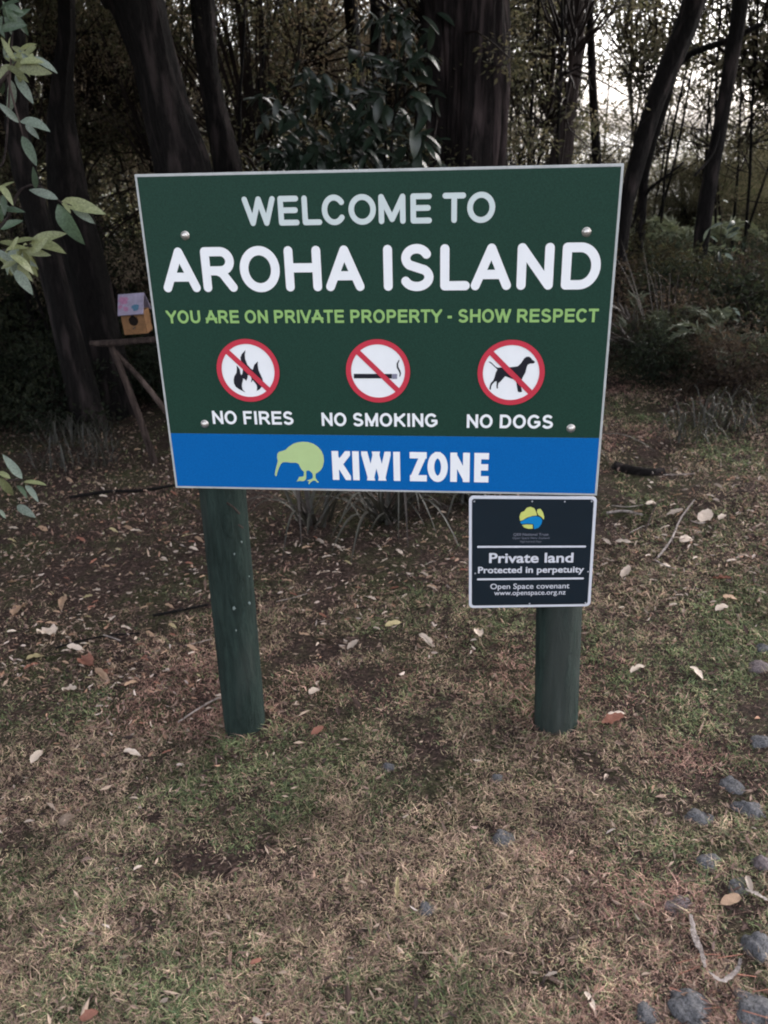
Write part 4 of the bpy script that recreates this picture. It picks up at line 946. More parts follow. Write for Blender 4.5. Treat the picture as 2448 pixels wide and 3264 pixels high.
def frond(parent, base, az, L, h, mat, nleaf=26, ll=0.26, wl=0.012, bend=.55, name='frond', droop=.3, tilt=0.5):
    """a feather frond: rachis with paired leaflets, one part"""
    dx, dy = math.cos(az), math.sin(az); g = Geo(); rows = []
    for i in range(14):
        t = i / 13; rows.append([base[0] + dx * L * t, base[1] + dy * L * t, base[2] + h * math.sin(math.pi * bend * t) - 0, 0.006 * (1 - .8 * t)])
    C = np.array(rows); V, F = tube_geo(C, 5); g.add(V, np.concatenate([F[:, [0, 1, 2]], F[:, [0, 2, 3]]]))
    P0 = []; D0 = []; Ls = []
    for i in range(nleaf):
        t = .12 + .86 * i / nleaf; k = t * 13; a = int(k); f = k - a; p = C[a, :3] * (1 - f) + C[min(a + 1, 13), :3] * f; tg = C[min(a + 1, 13), :3] - C[a, :3]; tg /= np.linalg.norm(tg)
        for s in (1, -1):
            side = np.array([-dy * s, dx * s, 0]); dd = tg * .65 + side * .8 + np.array([0, 0, tilt - droop + random.uniform(-.12, .12)])
            P0.append(p); D0.append(dd); Ls.append(ll * math.sin(math.pi * (0.15 + .8 * t)) * random.uniform(.8, 1.1))
    V, F = leaves_geo(np.array(P0), np.array(D0), np.array(Ls), np.full(len(P0), wl), .2, .25, True); g.add(V, F)
    me = g.mesh(name, False); return link(name, me, mat, parent)
random.seed(4)
pt = thing('young_palm', 'young palm with a fan of thin greyish blades in the shade right of the sign', 'palm', (*on_ground(1432, 818)[:2], 0)); pt.location.z = gz(pt.location.x, pt.location.y)
for q in range(30):
    az = random.uniform(1.0, 3.5); upr = random.random(); L = random.uniform(.12, .75) if upr < .6 else random.uniform(.5, .9); h = random.uniform(.55, .95) if upr < .6 else random.uniform(.15, .35)
    V, F = blade_geo((0, 0, 0.0), az, L, h, random.uniform(.005, .009), random.uniform(.45, .62) if upr < .6 else .9); link('leaf', py_mesh('leaf', V, F, True), M['frond'], pt)
for az, L, h, b in ((3.3, .75, .30, .8), (3.6, .7, .34, .8), (2.6, .6, .5, .6), (3.0, .8, .42, .75)):
    frond(pt, (0, 0, 0), az, L, h, M['frond'], 22, .16, .006, b)
for u, v, Y, lab, n in ((1432, 560, 7.4, 'pale green fern hump lit between the leaning trunks on the right', 12), (1500, 520, 8.4, 'pale fern arching behind the thin leaning trunk', 10), (1370, 545, 8.0, 'pale fern just beyond the right edge of the sign', 8)):
    p = Q(u, v, Y); t = thing('tree_fern', lab, 'fern', (p.x, p.y, gz(p.x, p.y)))
    hh = p.z - t.location.z
    V, F = tube_geo(catmull([[0, 0, -.1, .06], [0, 0, hh * .5, .05], [0, 0, hh - .1, .05]], 6), 8, .1); link('trunk', np_mesh('trunk', V, F, True), M[B_], t)
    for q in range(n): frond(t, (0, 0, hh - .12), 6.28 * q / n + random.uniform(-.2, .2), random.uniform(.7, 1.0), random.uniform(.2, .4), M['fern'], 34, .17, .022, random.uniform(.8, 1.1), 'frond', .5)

for u, v, lab in ((1375, 790, 'dim arching fern close by the right edge of the sign, level with the barred dog'), (1500, 800, 'dim arching fern right of the fan-leaved palm'), (1590, 830, 'dim fern low near the right edge of the picture')):
    p = on_ground(u, v); t = thing('fern', lab, 'fern', (p.x, p.y, gz(p.x, p.y)))
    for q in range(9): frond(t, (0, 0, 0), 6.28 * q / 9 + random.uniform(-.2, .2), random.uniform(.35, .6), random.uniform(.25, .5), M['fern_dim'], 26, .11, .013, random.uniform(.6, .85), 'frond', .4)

# broad-leaved seedlings in the right undergrowth
for u, v, Y, lab in ((1560, 770, 4.3, 'seedling with a few pale broad leaves low at the right edge'), (1600, 500, 5.0, 'broad-leaved twigs high at the right edge'), (1600, 700, 4.4, 'seedling with greyish leaves above the pale broad-leaved one')):
    p = Q(u, v, Y); b = Vector((p.x, p.y, gz(p.x, p.y))); t = thing('seedling', lab, 'plant', b)
    for q in range(16):
        e = p + Vector((random.gauss(0, .16), random.gauss(0, .12), random.gauss(0, .12))); m = b.lerp(e, .5) + Vector((random.gauss(0, .05), 0, 0))
        if q % 3 == 0:
            V, F = tube_geo(catmull([[0, 0, 0, .006], [*(m - b), .004], [*(e - b), .002]], 8), 5); link('stem', np_mesh('stem', V, F, True), M['bark_mid'], t)
        place_leaf('leaf', LM[('fore_dark', 'fore_grey', 'broad')[q % 3]][q % 3], t, e, e + Vector((random.gauss(0, 1), random.gauss(0, .6), -.3)).normalized() * random.uniform(.06, .11), (random.uniform(-.5, .5), -.6, 1), b)
# ------------------------------------------------------------------ birdhouse on its rustic stand
YB = 2.75
c0 = Q(293, 722, YB); s_ = depth(c0) * 1.4756 / FPX      # metres per reading pixel there
bw, bh = 51 * s_, 48 * s_
rail_z = c0.z
bh_t = thing('birdhouse', 'small orange birdhouse with a painted pink and white roof, left of the sign', 'birdhouse', (c0.x + .003, YB, rail_z))
bh_t.rotation_euler = (0, D(-3), D(6))
link('body', box_geo(-bw / 2, bw / 2, 0, .12, 0, bh, .002), M['box_orange'], bh_t)
def fl(name, polys, y, mat, par): return link(name, flat_mesh(name, [[p] for p in polys] if False else [polys], y), mat, par)
fl('entrance_hole_shade', [circ(0, bh * .60, bw * .20, 24), [(-bw * .12, bh * .70), (bw * .12, bh * .70), (bw * .02, bh * .93), (-bw * .04, bh * .93)]], -0.0025, M['hole'], bh_t)  # flat dark shape on the front; inner shade of the hole as colour
pc = link('perch', np_mesh('perch', *tube_geo([[0, .0, bh * .30, .004], [0, -.02, bh * .30, .004], [0, -.04, bh * .30, .0035]], 8), True), M['wood'], bh_t)
roof = link('roof', None, None, bh_t) if False else None
rl = 40 * s_
me = box_geo(-bw * .54, bw * .54, -0.004, .004, 0, rl * 1.25, .0015)
roof = link('roof', me, M['box_roof'], bh_t, (0, -0.035, bh - .012)); roof.rotation_euler = (D(-38), 0, D(0))
me2 = box_geo(-bw * .54, bw * .54, -0.004, .004, 0, rl * 1.2, .0015)
rb = link('roof', me2, M['box_roof'], bh_t, (0, .150, bh - .012)); rb.rotation_euler = (D(38), 0, 0)
def splat(cx, cz, r, seed, n=22):
    q = random.Random(seed); return [(cx + r * q.uniform(.65, 1.2) * math.cos(6.283 * k / n), cz + r * q.uniform(.65, 1.2) * math.sin(6.283 * k / n)) for k in range(n)]
o = fl('painted_patch', [splat(-bw * .30, rl * .85, bw * .22, 1), splat(-bw * .2, rl * .35, bw * .12, 2), splat(-.42 * bw, rl * .5, bw * .10, 3)], -0.0048, M['roof_pink'], roof)
o = fl('painted_patch', [splat(bw * .2, rl * .42, bw * .16, 5)], -0.0050, M['roof_blue'], roof)

def pole_thing(name, label, cat, pts, mat, sides=10, ridge=.12, group=None, sc=1.4756):
    rows = []
    for u, v, Y, w in pts:
        p = P(u * sc, v * sc, Y); rows.append([*p, w * sc / FPX * depth(p) / 2])
    b = rows[-1][:3]; t = thing(name, label, cat, b, group)
    V, F = tube_geo(catmull(rows, 16) - np.array([*b, 0]), sides, ridge); return t, V, F
# the stand: a rail with two slanting props
b0 = Q(292, 745, YB)
st = thing('rustic_stand', 'rough wooden rail on slanting poles that carries the birdhouse', 'stand', (b0.x, YB, gz(b0.x, YB)))
def sp(name, pts, mat='wood', sides=10):
    rows = []
    for u, v, Y, w in pts:
        p = Q(u, v, Y); rows.append([p.x - st.location.x, p.y - st.location.y, p.z - st.location.z, w * 1.4756 / FPX * depth(p) / 2])
    V, F = tube_geo(catmull(rows, 18), sides, .15, 2, len(rows)); return link(name, np_mesh(name, V, F, True), M[mat], st)
def gend(u, v, w, dz=-.05):
    p = on_ground(u, v); return p
sp('rail', [(196, 742, YB + .06, 12), (240, 741, YB + .06, 15), (300, 736, YB + .06, 14), (360, 733, YB + .06, 14)])
e = on_ground(334, 1000); sp('pole', [(236, 738, YB + .08, 11), (262, 800, YB + .07, 14), (300, 900, (YB + e.y) / 2, 15), (336, 1005, e.y, 16)])
e2 = on_ground(430, 985); sp('pole', [(240, 752, YB + .12, 11), (300, 815, YB + .12, 12), (352, 880, YB + .1, 12), (430, 990, e2.y, 13)])

# ------------------------------------------------------------------ stones
def stone_mesh(seed):
    import bmesh
    bm = bmesh.new(); bmesh.ops.create_icosphere(bm, subdivisions=4, radius=1); o = Vector((seed * 3.7, seed * 1.3, 0))
    for v in bm.verts:
        n = v.co.normalized(); f = 1 + .38 * mnoise.noise(n * 1.1 + o) + .16 * mnoise.noise(n * 3 + o) + .05 * mnoise.noise(n * 9 + o)
        q = n * f
        for k in range(3):                                  # a few broken facets
            a = Vector((math.sin(seed * 5 + k * 2.3), math.cos(seed * 3 + k * 1.7), math.sin(seed + k * 4.1) * .8)).normalized(); dd = q.dot(a) - .72
            if dd > 0: q -= a * dd * .6
        v.co = q
    me = bpy.data.meshes.new('stone'); bm.to_mesh(me); bm.free(); me.polygons.foreach_set('use_smooth', [True] * len(me.polygons)); return me
for q, (u, v, w, h, mt, lab) in enumerate((
    (838, 1660, 34, 34, 'stone', 'rounded grey stone in the turf midway in front of the two posts'),
    (1085, 1815, 62, 46, 'stone', 'bluish grey stone half hidden in grass below the right post'),
    (923, 1965, 54, 36, 'stone', 'small dark stone half buried near the lower middle of the turf'),
    (1075, 1683, 30, 40, 'stone', 'small near-black stone close in front of the right post'),
    (1585, 1700, 66, 40, 'stone', 'upper left stone of the cluster of three at the right edge'),
    (1622, 1752, 76, 56, 'stone', 'largest blue-grey stone of the cluster at the right edge'),
    (1508, 1768, 74, 44, 'stone', 'flat greyish stone left of the large blue-grey one'),
    (1530, 1862, 62, 40, 'stone', 'rough grey stone above the pale bark strips'),
    (1650, 1866, 60, 56, 'stone_brown', 'smooth mauve-grey stone cut by the right edge of the picture'),
    (1645, 1605, 50, 38, 'stone', 'grey stone at the right edge level with the post foot'),
    (1640, 2052, 84, 76, 'stone', 'dark rounded stone in the lower right corner beside red twigs'),
    (1500, 2180, 110, 96, 'stone', 'big dark stone at the bottom right in the grass'),
    (1400, 2190, 66, 50, 'stone', 'dark stone left of the big one at the bottom'),
    (1630, 2180, 120, 70, 'stone', 'broad dark stone cut off at the lower right corner'),
    (1600, 1915, 60, 26, 'stone', 'low greenish grey stone just under the peach-coloured leaf'),
    (1470, 1960, 70, 34, 'stone_brown', 'brownish stone sunk in litter beside the pale bark strips'),
    (142, 1772, 46, 34, 'stone_tan', 'tan lump lying in the turf at the lower left'),
    (1650, 1400, 40, 26, 'stone', 'small grey stone at the right edge beside the litter'),
    (1640, 1440, 60, 30, 'stone_brown', 'dark flat stone at the right edge, higher than the others'))):
    p = on_ground(u, v); k = 1.4756 / FPX * depth(p)
    o = link('stone', stone_mesh(q + 1), M[mt], None, (p.x, p.y, p.z - h * k * .16)); o.scale = (w * k * .46, w * k * .40, h * k * .46)
    o.rotation_euler = (0, 0, q * 1.1); tag(o, lab, 'stone')

# ------------------------------------------------------------------ dead leaves, bark strips, twigs
DK = {k: [leaf_mesh('dead_leaf', M[k], 0.26 + .06 * q, (.14, .30, -.2)[q], 0.22, 9, wav=.14, seed=20 + q) for q in range(3)] for k in ('dead_pale', 'dead_tan', 'dead_red', 'dead_yellow')}
def fallen(u0, v0, u1, v1, kind, label, q, lift=.012, wsc=1.0, group=None, name='fallen_leaf'):
    a = on_ground(u0, v0, dz=lift); b = on_ground(u1, v1, dz=lift + .006)
    d = b - a; L = max(d.length, .01); x = d.normalized(); n = Vector((random.uniform(-.35, .35), random.uniform(-.35, .1), 1)); n = (n - x * n.dot(x)).normalized(); y = n.cross(x)
    o = bpy.data.objects.new(name, DK[kind][q % 3]); COL.objects.link(o)
    o.matrix_world = Matrix.Translation(a) @ Matrix((x, y, n)).transposed().to_4x4() @ Matrix.Diagonal((L, L * wsc, L, 1))
    tag(o, label, 'leaf', group); return o
random.seed(77)
kn = [(66, 1648, 92, 1616, 'dead_pale', 'large pale leaf in the turf at the left, level with the post foot', 1.6),
 (266, 1622, 302, 1624, 'dead_pale', 'pale leaf with a thin stalk left of the left post foot', 1.0),
 (176, 1420, 208, 1448, 'dead_red', 'long reddish leaf pointing down right in the litter left of the left post', 1.0),
 (205, 1446, 236, 1468, 'dead_tan', 'tan curled leaf at the end of the long reddish leaf', .8),
 (268, 1482, 296, 1466, 'dead_tan', 'brown folded leaf left of the left post, halfway down', 1.4),
 (134, 1488, 168, 1496, 'dead_pale', 'pale pinkish leaf lowest in the litter on the left', 1.2),
 (52, 1445, 84, 1428, 'dead_red', 'rust-coloured leaf on the far left beneath a yellowish one', 1.2),
 (56, 1425, 94, 1408, 'dead_yellow', 'yellowish leaf on the far left above a rust-coloured one', 1.8),
 (90, 1360, 122, 1382, 'dead_pale', 'pale crumpled leaf on the far left in the litter', 1.4),
 (145, 1396, 180, 1400, 'dead_pale', 'whitish leaf right of the yellowish one on the far left', 1.0),
 (30, 1330, 52, 1290, 'dead_tan', 'upright tan leaf near the left edge of the picture', 1.2),
 (750, 1402, 774, 1386, 'dead_pale', 'cream leaf alone on the green turf between the posts', 1.3),
 (832, 1352, 868, 1340, 'dead_yellow', 'pale greenish leaf on the edge of the litter between the posts', 1.4),
 (905, 1370, 940, 1392, 'dead_pale', 'whitish stick-like leaf on the turf left of the right post', .7),
 (1030, 1360, 1040, 1384, 'dead_pale', 'small pale leaf under the lower left corner of the navy plaque', 1.0),
 (1362, 1452, 1394, 1432, 'dead_pale', 'white curved leaf on the grass right of the right post', 1.2),
 (1490, 1440, 1522, 1458, 'dead_pale', 'grey-white curled leaf right of the white curved one', 1.4),
 (1300, 1562, 1350, 1552, 'dead_red', 'red-brown leaf beside the foot of the right post', 1.6),
 (1308, 1548, 1352, 1536, 'dead_pale', 'pale pink leaf touching the red-brown one by the right post', .9),
 (1425, 1222, 1450, 1218, 'dead_pale', 'bright white leaf level with the middle of the plaque', 1.6),
 (1512, 1128, 1534, 1108, 'dead_pale', 'white upright leaf near the right edge, left of a twin', 1.7),
 (1552, 1122, 1568, 1108, 'dead_pale', 'small white leaf just right of its twin near the right edge', 1.6),
 (1468, 1170, 1500, 1156, 'dead_pale', 'pale cupped leaf on the grass right of the plaque', 1.7),
 (1540, 1248, 1580, 1256, 'dead_red', 'rusty leaf on the grass near the right edge', 1.0),
 (1545, 1318, 1575, 1304, 'dead_pale', 'pale leaf below the rusty one near the right edge', 1.6),
 (1560, 1290, 1596, 1288, 'dead_tan', 'broad tan leaf between the rusty and the pale one near the right edge', 1.7),
 (1342, 1248, 1360, 1228, 'dead_pale', 'cream folded leaf just right of the plaque', 1.1),
 (1330, 1170, 1365, 1168, 'dead_pale', 'pale leaf right of the plaque at its top third', 1.4),
 (1395, 1090, 1420, 1080, 'dead_pale', 'white forked leaf right of the corner of the large sign', 1.2),
 (1440, 1112, 1476, 1104, 'dead_pale', 'narrow white leaf further right of the white forked one', .9),
 (1556, 1952, 1606, 1932, 'dead_tan', 'large peach-coloured leaf at the right edge near the bottom', 1.5),
 (1612, 1892, 1626, 1925, 'dead_pale', 'cream leaf standing above the peach-coloured one', .9),
 (858, 1942, 862, 1900, 'dead_yellow', 'yellow-green blade standing in the turf in the lower middle', .5),
 (540, 2082, 566, 2070, 'dead_red', 'small rust leaf in the turf at the lower middle left', 1.5),
 (288, 1880, 306, 1866, 'dead_pale', 'pale pinkish leaf in the lower left turf', 1.3),
 (172, 2200, 218, 2188, 'dead_red', 'dull red leaf near the bottom left corner', 1.2),
 (545, 2200, 566, 2210, 'dead_pale', 'pale leaf cut by the bottom edge of the picture', 1.4),
 (1262, 2142, 1290, 2180, 'dead_pale', 'long whitish leaf left of the big dark stone at the bottom', .8),
 (1178, 2108, 1206, 2104, 'dead_pale', 'small white leaf in the turf at the lower right', .9),
 (140, 1286, 130, 1312, 'dead_tan', 'small tan leaf high in the litter on the left', 1.2),
 (668, 1500, 690, 1480, 'dead_pale', 'buff leaf lying in the turf right of the left post', 1.8),
 (672, 1586, 700, 1572, 'dead_red', 'faded orange leaf right of the foot of the left post', 1.4),
 (350, 1628, 372, 1618, 'dead_red', 'little orange leaf on the turf left of the left post foot', .6)]
for q, (a, b, c, d, k, lab, w) in enumerate(kn): fallen(a, b, c, d, k, lab, q, .014, w)
zones = [((10, 440, 1130, 1480), 110, 'left', 'small dead leaf among the litter left of the left post', 'dead leaves in the left litter'),
         ((560, 1010, 1150, 1370), 50, 'mid', 'small dead leaf in the shaded litter between the posts', 'dead leaves between the posts'),
         ((1290, 1650, 1010, 1330), 60, 'right', 'small pale dead leaf on the grass right of the plaque', 'dead leaves right of the plaque'),
         ((5, 1650, 1480, 2200), 24, 'front', 'small dull dead leaf caught in the turf in front of the sign', 'dead leaves in the front turf'),
         ((20, 380, 960, 1130), 10, 'back', 'dim dead leaf at the dark edge of the wood on the left', 'dead leaves at the wood edge')]
for (x0, x1, y0, y1), n, zn, lab, grp in zones:
    for q in range(n):
        u, v = random.uniform(x0, x1), random.uniform(y0, y1); l = random.uniform(8, 24) * (1 if zn != 'front' else .7); an = random.uniform(-.6, .9)
        k = random.choices(('dead_pale', 'dead_tan', 'dead_red', 'dead_yellow'), (.34, .42, .16, .08) if zn != 'right' else (.6, .3, .05, .05))[0]
        fallen(u, v, u + l * math.cos(an), v - l * .6 * math.sin(an), k, lab, q, random.uniform(.006, .018), random.uniform(.35, 1.1), grp)

def twig(pts, w, mat, label, group=None, name='fallen_twig', cat='twig', lift=.012, sides=6):
    rows = []
    for k, (u, v) in enumerate(pts):
        p = on_ground(u, v, dz=lift + random.uniform(0, .01)); r = w * 1.4756 / FPX * depth(p) / 2 * (1 - .35 * k / len(pts)); rows.append([*p, r])
    c = rows[0][:3]; V, F = tube_geo(catmull(rows, 12) - np.array([*c, 0]), sides, .15, 2, len(pts)); n = len(V)
    o = link(name, np_mesh(name, V, F, True), mat, None, c); tag(o, label, cat, group); return o
twig([(385, 1560), (430, 1530), (470, 1508), (500, 1500)], 4, M['bark_piece'], 'thin pale stick slanting up to the foot of the left post')
twig([(540, 1226), (600, 1205), (650, 1200)], 3, M['wood'], 'thin curved twig just right of the left post at mid height')
twig([(1420, 1205), (1450, 1165), (1470, 1120), (1500, 1080)], 5, M['bark_piece'], 'pinkish slanting stick on the grass right of the plaque')
twig([(1392, 1150), (1408, 1110), (1420, 1085)], 4, M['wood'], 'short thin stick left of the pinkish slanting one')
twig([(1310, 1108), (1350, 1104), (1388, 1112)], 6, M['bark_piece'], 'pale stick lying right of the top corner of the plaque')
twig([(120, 1400), (170, 1385), (240, 1372), (300, 1368)], 5, M[B_], 'dark stick across the litter on the left')
twig([(330, 1330), (390, 1318), (450, 1306)], 7, M[B_], 'short dark stick touching the left post from the left')
twig([(150, 1075), (230, 1062), (300, 1060), (380, 1048)], 8, M[B_], 'dark stick lying along the wood edge left of the sign')
twig([(880, 1115), (980, 1090), (1010, 1080)], 4, M['wood'], 'thin stick in the shade under the sign, left of the plaque')
twig([(400, 1080), (450, 1130), (480, 1180)], 5, M['wood'], 'bent stick leaning toward the left post top')
o = twig([(1330, 1010), (1365, 1018), (1400, 1022), (1435, 1020)], 28, M[B_], 'dark rotting log end in the grass right of the sign', None, 'rotting_log', 'log', .0, 14)
for q in range(26):
    u, v = random.choice(((random.uniform(20, 430), random.uniform(1120, 1480)), (random.uniform(560, 1000), random.uniform(1120, 1330)), (random.uniform(1300, 1640), random.uniform(1020, 1230))))
    an = random.uniform(-.9, .9); l = random.uniform(25, 75)
    twig([(u, v), (u + l * .5 * math.cos(an), v - l * .3 * math.sin(an) + random.uniform(-4, 4)), (u + l * math.cos(an), v - l * .6 * math.sin(an))], random.uniform(1.5, 3.2), M['wood'] if q % 3 else M['bark_piece'], 'thin short twig lying in the leaf litter', 'twigs in the leaf litter')
for q in range(9):
    u, v = random.uniform(1400, 1640), random.uniform(2050, 2190); an = random.uniform(-1, 1); l = random.uniform(40, 90)
    twig([(u, v), (u + l * .5, v - l * .25 * math.sin(an)), (u + l, v - l * .5 * math.sin(an))], 2.4, M['dead_red'], 'thin reddish twig between the dark stones in the lower right corner', 'red twigs among the corner stones')
def strip(pts, w, label):
    rows = []; V = []; F = []
    for k, (u, v) in enumerate(pts):
        p = on_ground(u, v, dz=.018 + .01 * (k % 2)); V.append(p)
    C = catmull([[*p, 0] for p in V], 16)[:, :3]; c = C[0].copy(); T = np.gradient(C, axis=0); VV = []
    for k in range(16):
        s = np.array([T[k][1], -T[k][0], 0]); s /= np.linalg.norm(s) + 1e-9; ww = w * (.6 + .5 * random.random()) * .5 * (math.sin(math.pi * (k + .7) / 16.5) ** .4); ww *= 1.4756 / FPX * 1.7
        for a, z in ((-1, -.1), (-.4, .12), (.4, .05), (1, .3)): VV.append(tuple(C[k] - c + s * ww * (a + random.uniform(-.35, .35)) + np.array([0, 0, (z + random.uniform(-.1, .3)) * ww])))
    for k in range(15):
        for a in range(3): F.append([k * 4 + a, k * 4 + a + 1, k * 4 + a + 5, k * 4 + a + 4])
    o = link('bark_strip', py_mesh('bark_strip', VV, F, True), M['bark_piece'], None, tuple(c)); tag(o, label, 'bark')
strip([(1492, 1975), (1500, 2020), (1516, 2060), (1522, 2090)], 17, 'long whitish bark strip near the lower right corner, uppermost part')
strip([(1530, 2098), (1560, 2118), (1592, 2096), (1600, 2070)], 15, 'curved whitish bark strip hooking right below the long one')
strip([(1610, 1920), (1636, 1932), (1658, 1944)], 20, 'tan bark strip at the right edge beside the peach leaf')

# ------------------------------------------------------------------ grass and litter, real blades
def visible_xy(n, fall=1.0):
    """points spread over the ground in and around the view, denser towards the viewer"""
    out = []
    u = RNG.uniform(-520, 2240, n * 2); v = RNG.uniform(560, 2640, n * 2)
    X = (u * 1.4756 - 1224) / FPX; Yv = (v * 1.4756 - 1632) / FPX
    R = np.array(RIGHT)[None] * X[:, None] + np.array(DOWN)[None] * Yv[:, None] + np.array(FWD)[None]
    k = (0.04 - CAMP.z) / R[:, 2]; ok = (k > 0)
    pts = np.array(CAMP)[None] + R * k[:, None]; ok &= (pts[:, 1] < 9) & (pts[:, 1] > -2.2) & (np.abs(pts[:, 0]) < 8)
    return pts[ok][:n, :2]
NB = 800000
a = visible_xy(int(NB * .68)); b = np.c_[RNG.uniform(-3.2, 4.6, int(NB * .32)), RNG.uniform(-2.5, 4.2, int(NB * .32))]
xy = np.vstack([a, b]); x, y = xy.T; wide = np.r_[np.ones(len(a)), np.full(len(b), 1.25)]
# where turf grows: patches, thin in the litter at the back and left
lit = np.clip((y - 0.55 - 0.22 * (x - 0.6)) / 0.9, 0, 1)             # litter zone behind the sign line
lit = np.maximum(lit, np.clip((0.15 - x) / 1.0, 0, 1) * np.clip((y + 0.25) / 0.8, 0, 1) * .85)
lit = np.where(x > 1.6, lit * .45, lit) * np.clip((y + 1.6) / .6, 0, 1)
patch = (vnoise(x, y, .34, 5) * .5 + vnoise(x, y, .11, 6) * .5 - .5) * 1.15 + .5
cl0 = vnoise(x, y, .030, 12) * .6 + vnoise(x, y, .06, 13) * .4
keep = RNG.random(len(x)) < np.clip((.25 + 1.7 * cl0), 0, 1) * np.clip(1.25 - 1.12 * lit - 1.1 * np.clip(.46 - patch, 0, 1) * 3.2, .04, 1)
keep &= ~((np.abs(y - PY) < .07) & ((np.abs(x - .125) < .068) | (np.abs(x - 1.13) < .068)))
x, y, lit, patch, wide = x[keep], y[keep], lit[keep], patch[keep], wide[keep]; n = len(x); z = ground(x, y)
green = np.clip((vnoise(x, y, .42, 8) * .6 + vnoise(x, y, .13, 9) * .4 - .40) * 3.0, 0, 1) * .68 + .15
green = np.clip(green + .35 * np.exp(-(((x - .62) / .42) ** 2 + ((y - .18) / .28) ** 2)) + .25 * np.clip((x - 1.3) / .4, 0, 1) * np.clip(1.6 - np.abs(y - .7), 0, 1), 0, .85)
isg = RNG.random(n) < green
clump = vnoise(x, y, .030, 12) * .6 + vnoise(x, y, .06, 13) * .4
hgt = RNG.uniform(.005, .0155, n) * (0.35 + 1.5 * clump) * (0.75 + .5 * patch) * np.where(RNG.random(n) < .03, 1.5, 1)
hgt *= np.where(y > 1.6, 1.25, 1)
for px_, py_ in ((.125, PY), (1.13, PY)): hgt = hgt * (1 + 1.0 * np.clip(1 - np.abs(np.hypot(x - px_, y - py_) - .085) / .05, 0, 1))
an = RNG.uniform(0, 2 * np.pi, n); lean = RNG.uniform(.5, 2.0, n) * hgt
dist = np.hypot(x - CAMP.x, y - CAMP.y); w = wide * RNG.uniform(.0009, .0019, n) * np.clip(dist / 2.2, .9, 2.2)
tw = RNG.uniform(0, 2 * np.pi, n); rx, ry = np.cos(tw) * w, np.sin(tw) * w
Bp = np.stack([x, y, z - .003], 1); R3 = np.stack([rx, ry, np.zeros(n)], 1)
Mp = Bp + np.stack([np.cos(an) * lean * .35, np.sin(an) * lean * .35, hgt * .62], 1)
an2 = an + RNG.normal(0, .7, n); Tp = Mp + np.stack([np.cos(an2) * lean * .9, np.sin(an2) * lean * .9, hgt * RNG.uniform(-.15, .5, n)], 1)
V = np.stack([Bp - R3, Bp + R3, Mp + R3 * .8, Mp - R3 * .8, Tp], 1).reshape(-1, 3)
bi = np.arange(n)[:, None] * 5; F = np.concatenate([bi + np.array(t) for t in ((0, 1, 2), (0, 2, 3), (3, 2, 4))], 0)
dry = np.array([(0.43, 0.325, 0.235), (0.30, 0.215, 0.165), (0.165, 0.112, 0.09), (0.34, 0.285, 0.18), (0.25, 0.172, 0.14)])
grn = np.array([(0.10, 0.135, 0.062), (0.135, 0.165, 0.078), (0.19, 0.20, 0.105), (0.065, 0.092, 0.048)])
redn = np.clip((vnoise(x, y, .5, 15) * .6 + vnoise(x, y, .16, 16) * .4 - .5) * 4, 0, 1)
dry2 = np.array([(0.38, 0.24, 0.19), (0.27, 0.16, 0.13), (0.15, 0.088, 0.075), (0.31, 0.20, 0.16), (0.21, 0.12, 0.10)])
dk = RNG.integers(0, 5, n); dryc = np.where((RNG.random(n) < redn)[:, None], dry2[dk], dry[dk])
cc = np.where(isg[:, None], grn[RNG.integers(0, 4, n)], dryc) * RNG.uniform(.8, 1.5, (n, 1)) * (1 - .30 * lit)[:, None] * (.42 + 1.15 * (.6 * vnoise(x, y, .045, 17) + .4 * vnoise(x, y, .11, 18)))[:, None]
go = link('grass', np_mesh('grass', V, F, False, np.repeat(cc, 5, 0)), M['grass']); tag(go, 'short patchy turf of dry and green grass', 'grass', None, 'stuff')

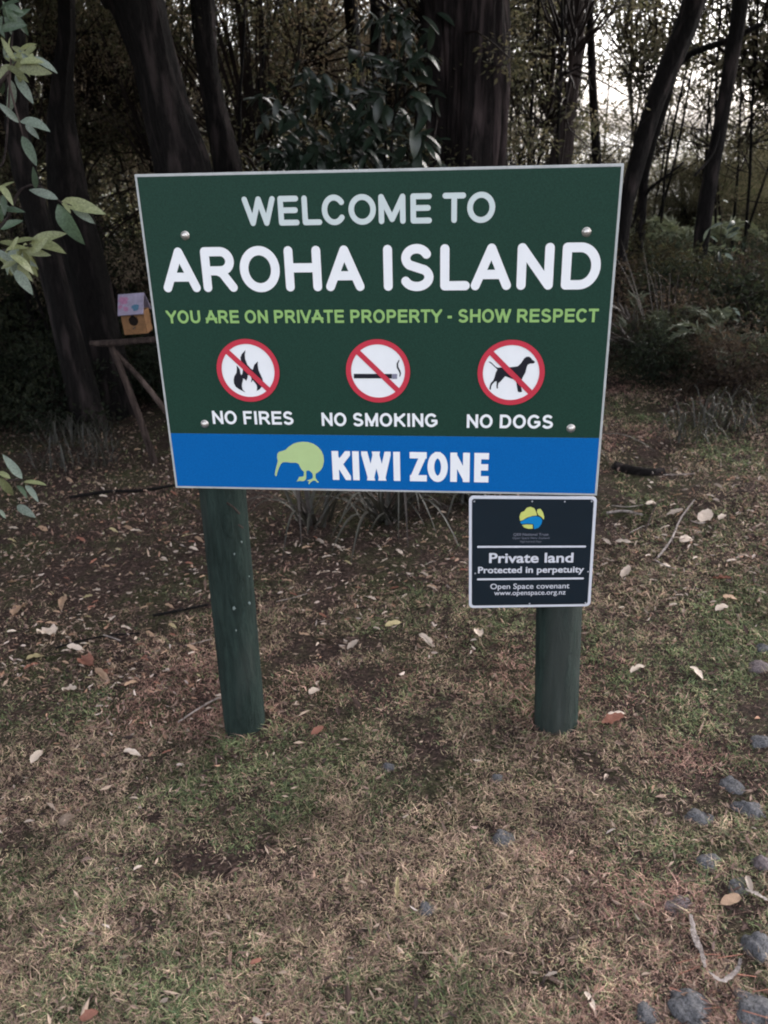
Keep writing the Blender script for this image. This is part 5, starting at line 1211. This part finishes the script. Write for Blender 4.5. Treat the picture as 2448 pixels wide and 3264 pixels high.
NL = 150000
a = visible_xy(int(NL * .8)); b = np.c_[RNG.uniform(-3.2, 4.6, int(NL * .2)), RNG.uniform(-2.5, 5.5, int(NL * .2))]
x, y = np.vstack([a, b]).T
lit = np.clip((y - 0.35 - 0.2 * (x - 0.6)) / 0.8, 0, 1); lit = np.maximum(lit, np.clip((0.2 - x) / 1.0, 0, 1) * np.clip((y + 0.3) / 0.8, 0, 1))
for px_, py_ in ((.125, .0), (1.13, 0.)): lit = np.maximum(lit, np.clip(1 - np.hypot(x - px_, y - py_) / .33, 0, 1) * 1.2)
keep = RNG.random(len(x)) < .30 + .7 * lit; x, y = x[keep], y[keep]; n = len(x)
Pn = np.stack([x, y, ground(x, y) + RNG.uniform(.001, .012, n)], 1); Dn = np.stack([*RNG.normal(size=(2, n)), RNG.normal(0, .25, n)], 1)
Lz = RNG.uniform(.008, .032, n) * np.where(RNG.random(n) < .06, 1.8, 1); Wz = Lz * RNG.uniform(.08, .36, n)
V, F = leaves_geo(Pn, Dn, Lz, Wz, .15, .05)
cols = np.array([(0.045, 0.030, 0.026), (0.075, 0.05, 0.042), (0.12, 0.08, 0.065), (0.21, 0.15, 0.12), (0.03, 0.022, 0.02), (0.34, 0.26, 0.20)])[RNG.choice(6, n, p=[.20, .23, .23, .16, .10, .08])]
lo = link('leaf_litter', np_mesh('leaf_litter', V, F, False, np.repeat(cols, 4, 0)), M['litter']); tag(lo, 'brown crumbs of leaf and bark on the forest floor', 'leaf litter', None, 'stuff')

NC = 45000
a = visible_xy(int(NC * .8)); b = np.c_[RNG.uniform(-3.2, 4.6, int(NC * .2)), RNG.uniform(-2.5, 5.5, int(NC * .2))]
x, y = np.vstack([a, b]).T
lit = np.clip((y - 0.25 - 0.2 * (x - 0.6)) / 0.8, 0, 1); lit = np.maximum(lit, np.clip((0.3 - x) / 1.0, 0, 1) * np.clip((y + 0.5) / 0.8, 0, 1)) * np.clip((4.6 - y) / 2.5, .1, 1)
keep = RNG.random(len(x)) < (.015 + .75 * lit) * np.clip(vnoise(x, y, .3, 21) * 2.2 - .4, 0.05, 1); x, y = x[keep], y[keep]; n = len(x)
Pn = np.stack([x, y, ground(x, y) + RNG.uniform(.006, .018, n)], 1); Dn = np.stack([*RNG.normal(size=(2, n)), RNG.normal(0, .35, n)], 1)
Lz = RNG.uniform(.010, .034, n); Wz = Lz * RNG.uniform(.12, .42, n)
V, F = leaves_geo(Pn, Dn, Lz, Wz, .35, .15, True)
cols = np.array([(0.30, 0.20, 0.15), (0.42, 0.34, 0.28), (0.20, 0.14, 0.12), (0.33, 0.20, 0.14), (0.48, 0.40, 0.35)])[RNG.integers(0, 5, n)] * RNG.uniform(.6, 1.1, (n, 1))
co = link('leaf_slivers', np_mesh('leaf_slivers', V, F, False, np.repeat(cols, 6, 0)), M['litter']); tag(co, 'pale curled slivers of dead leaf strewn through the litter', 'leaf litter', None, 'stuff')
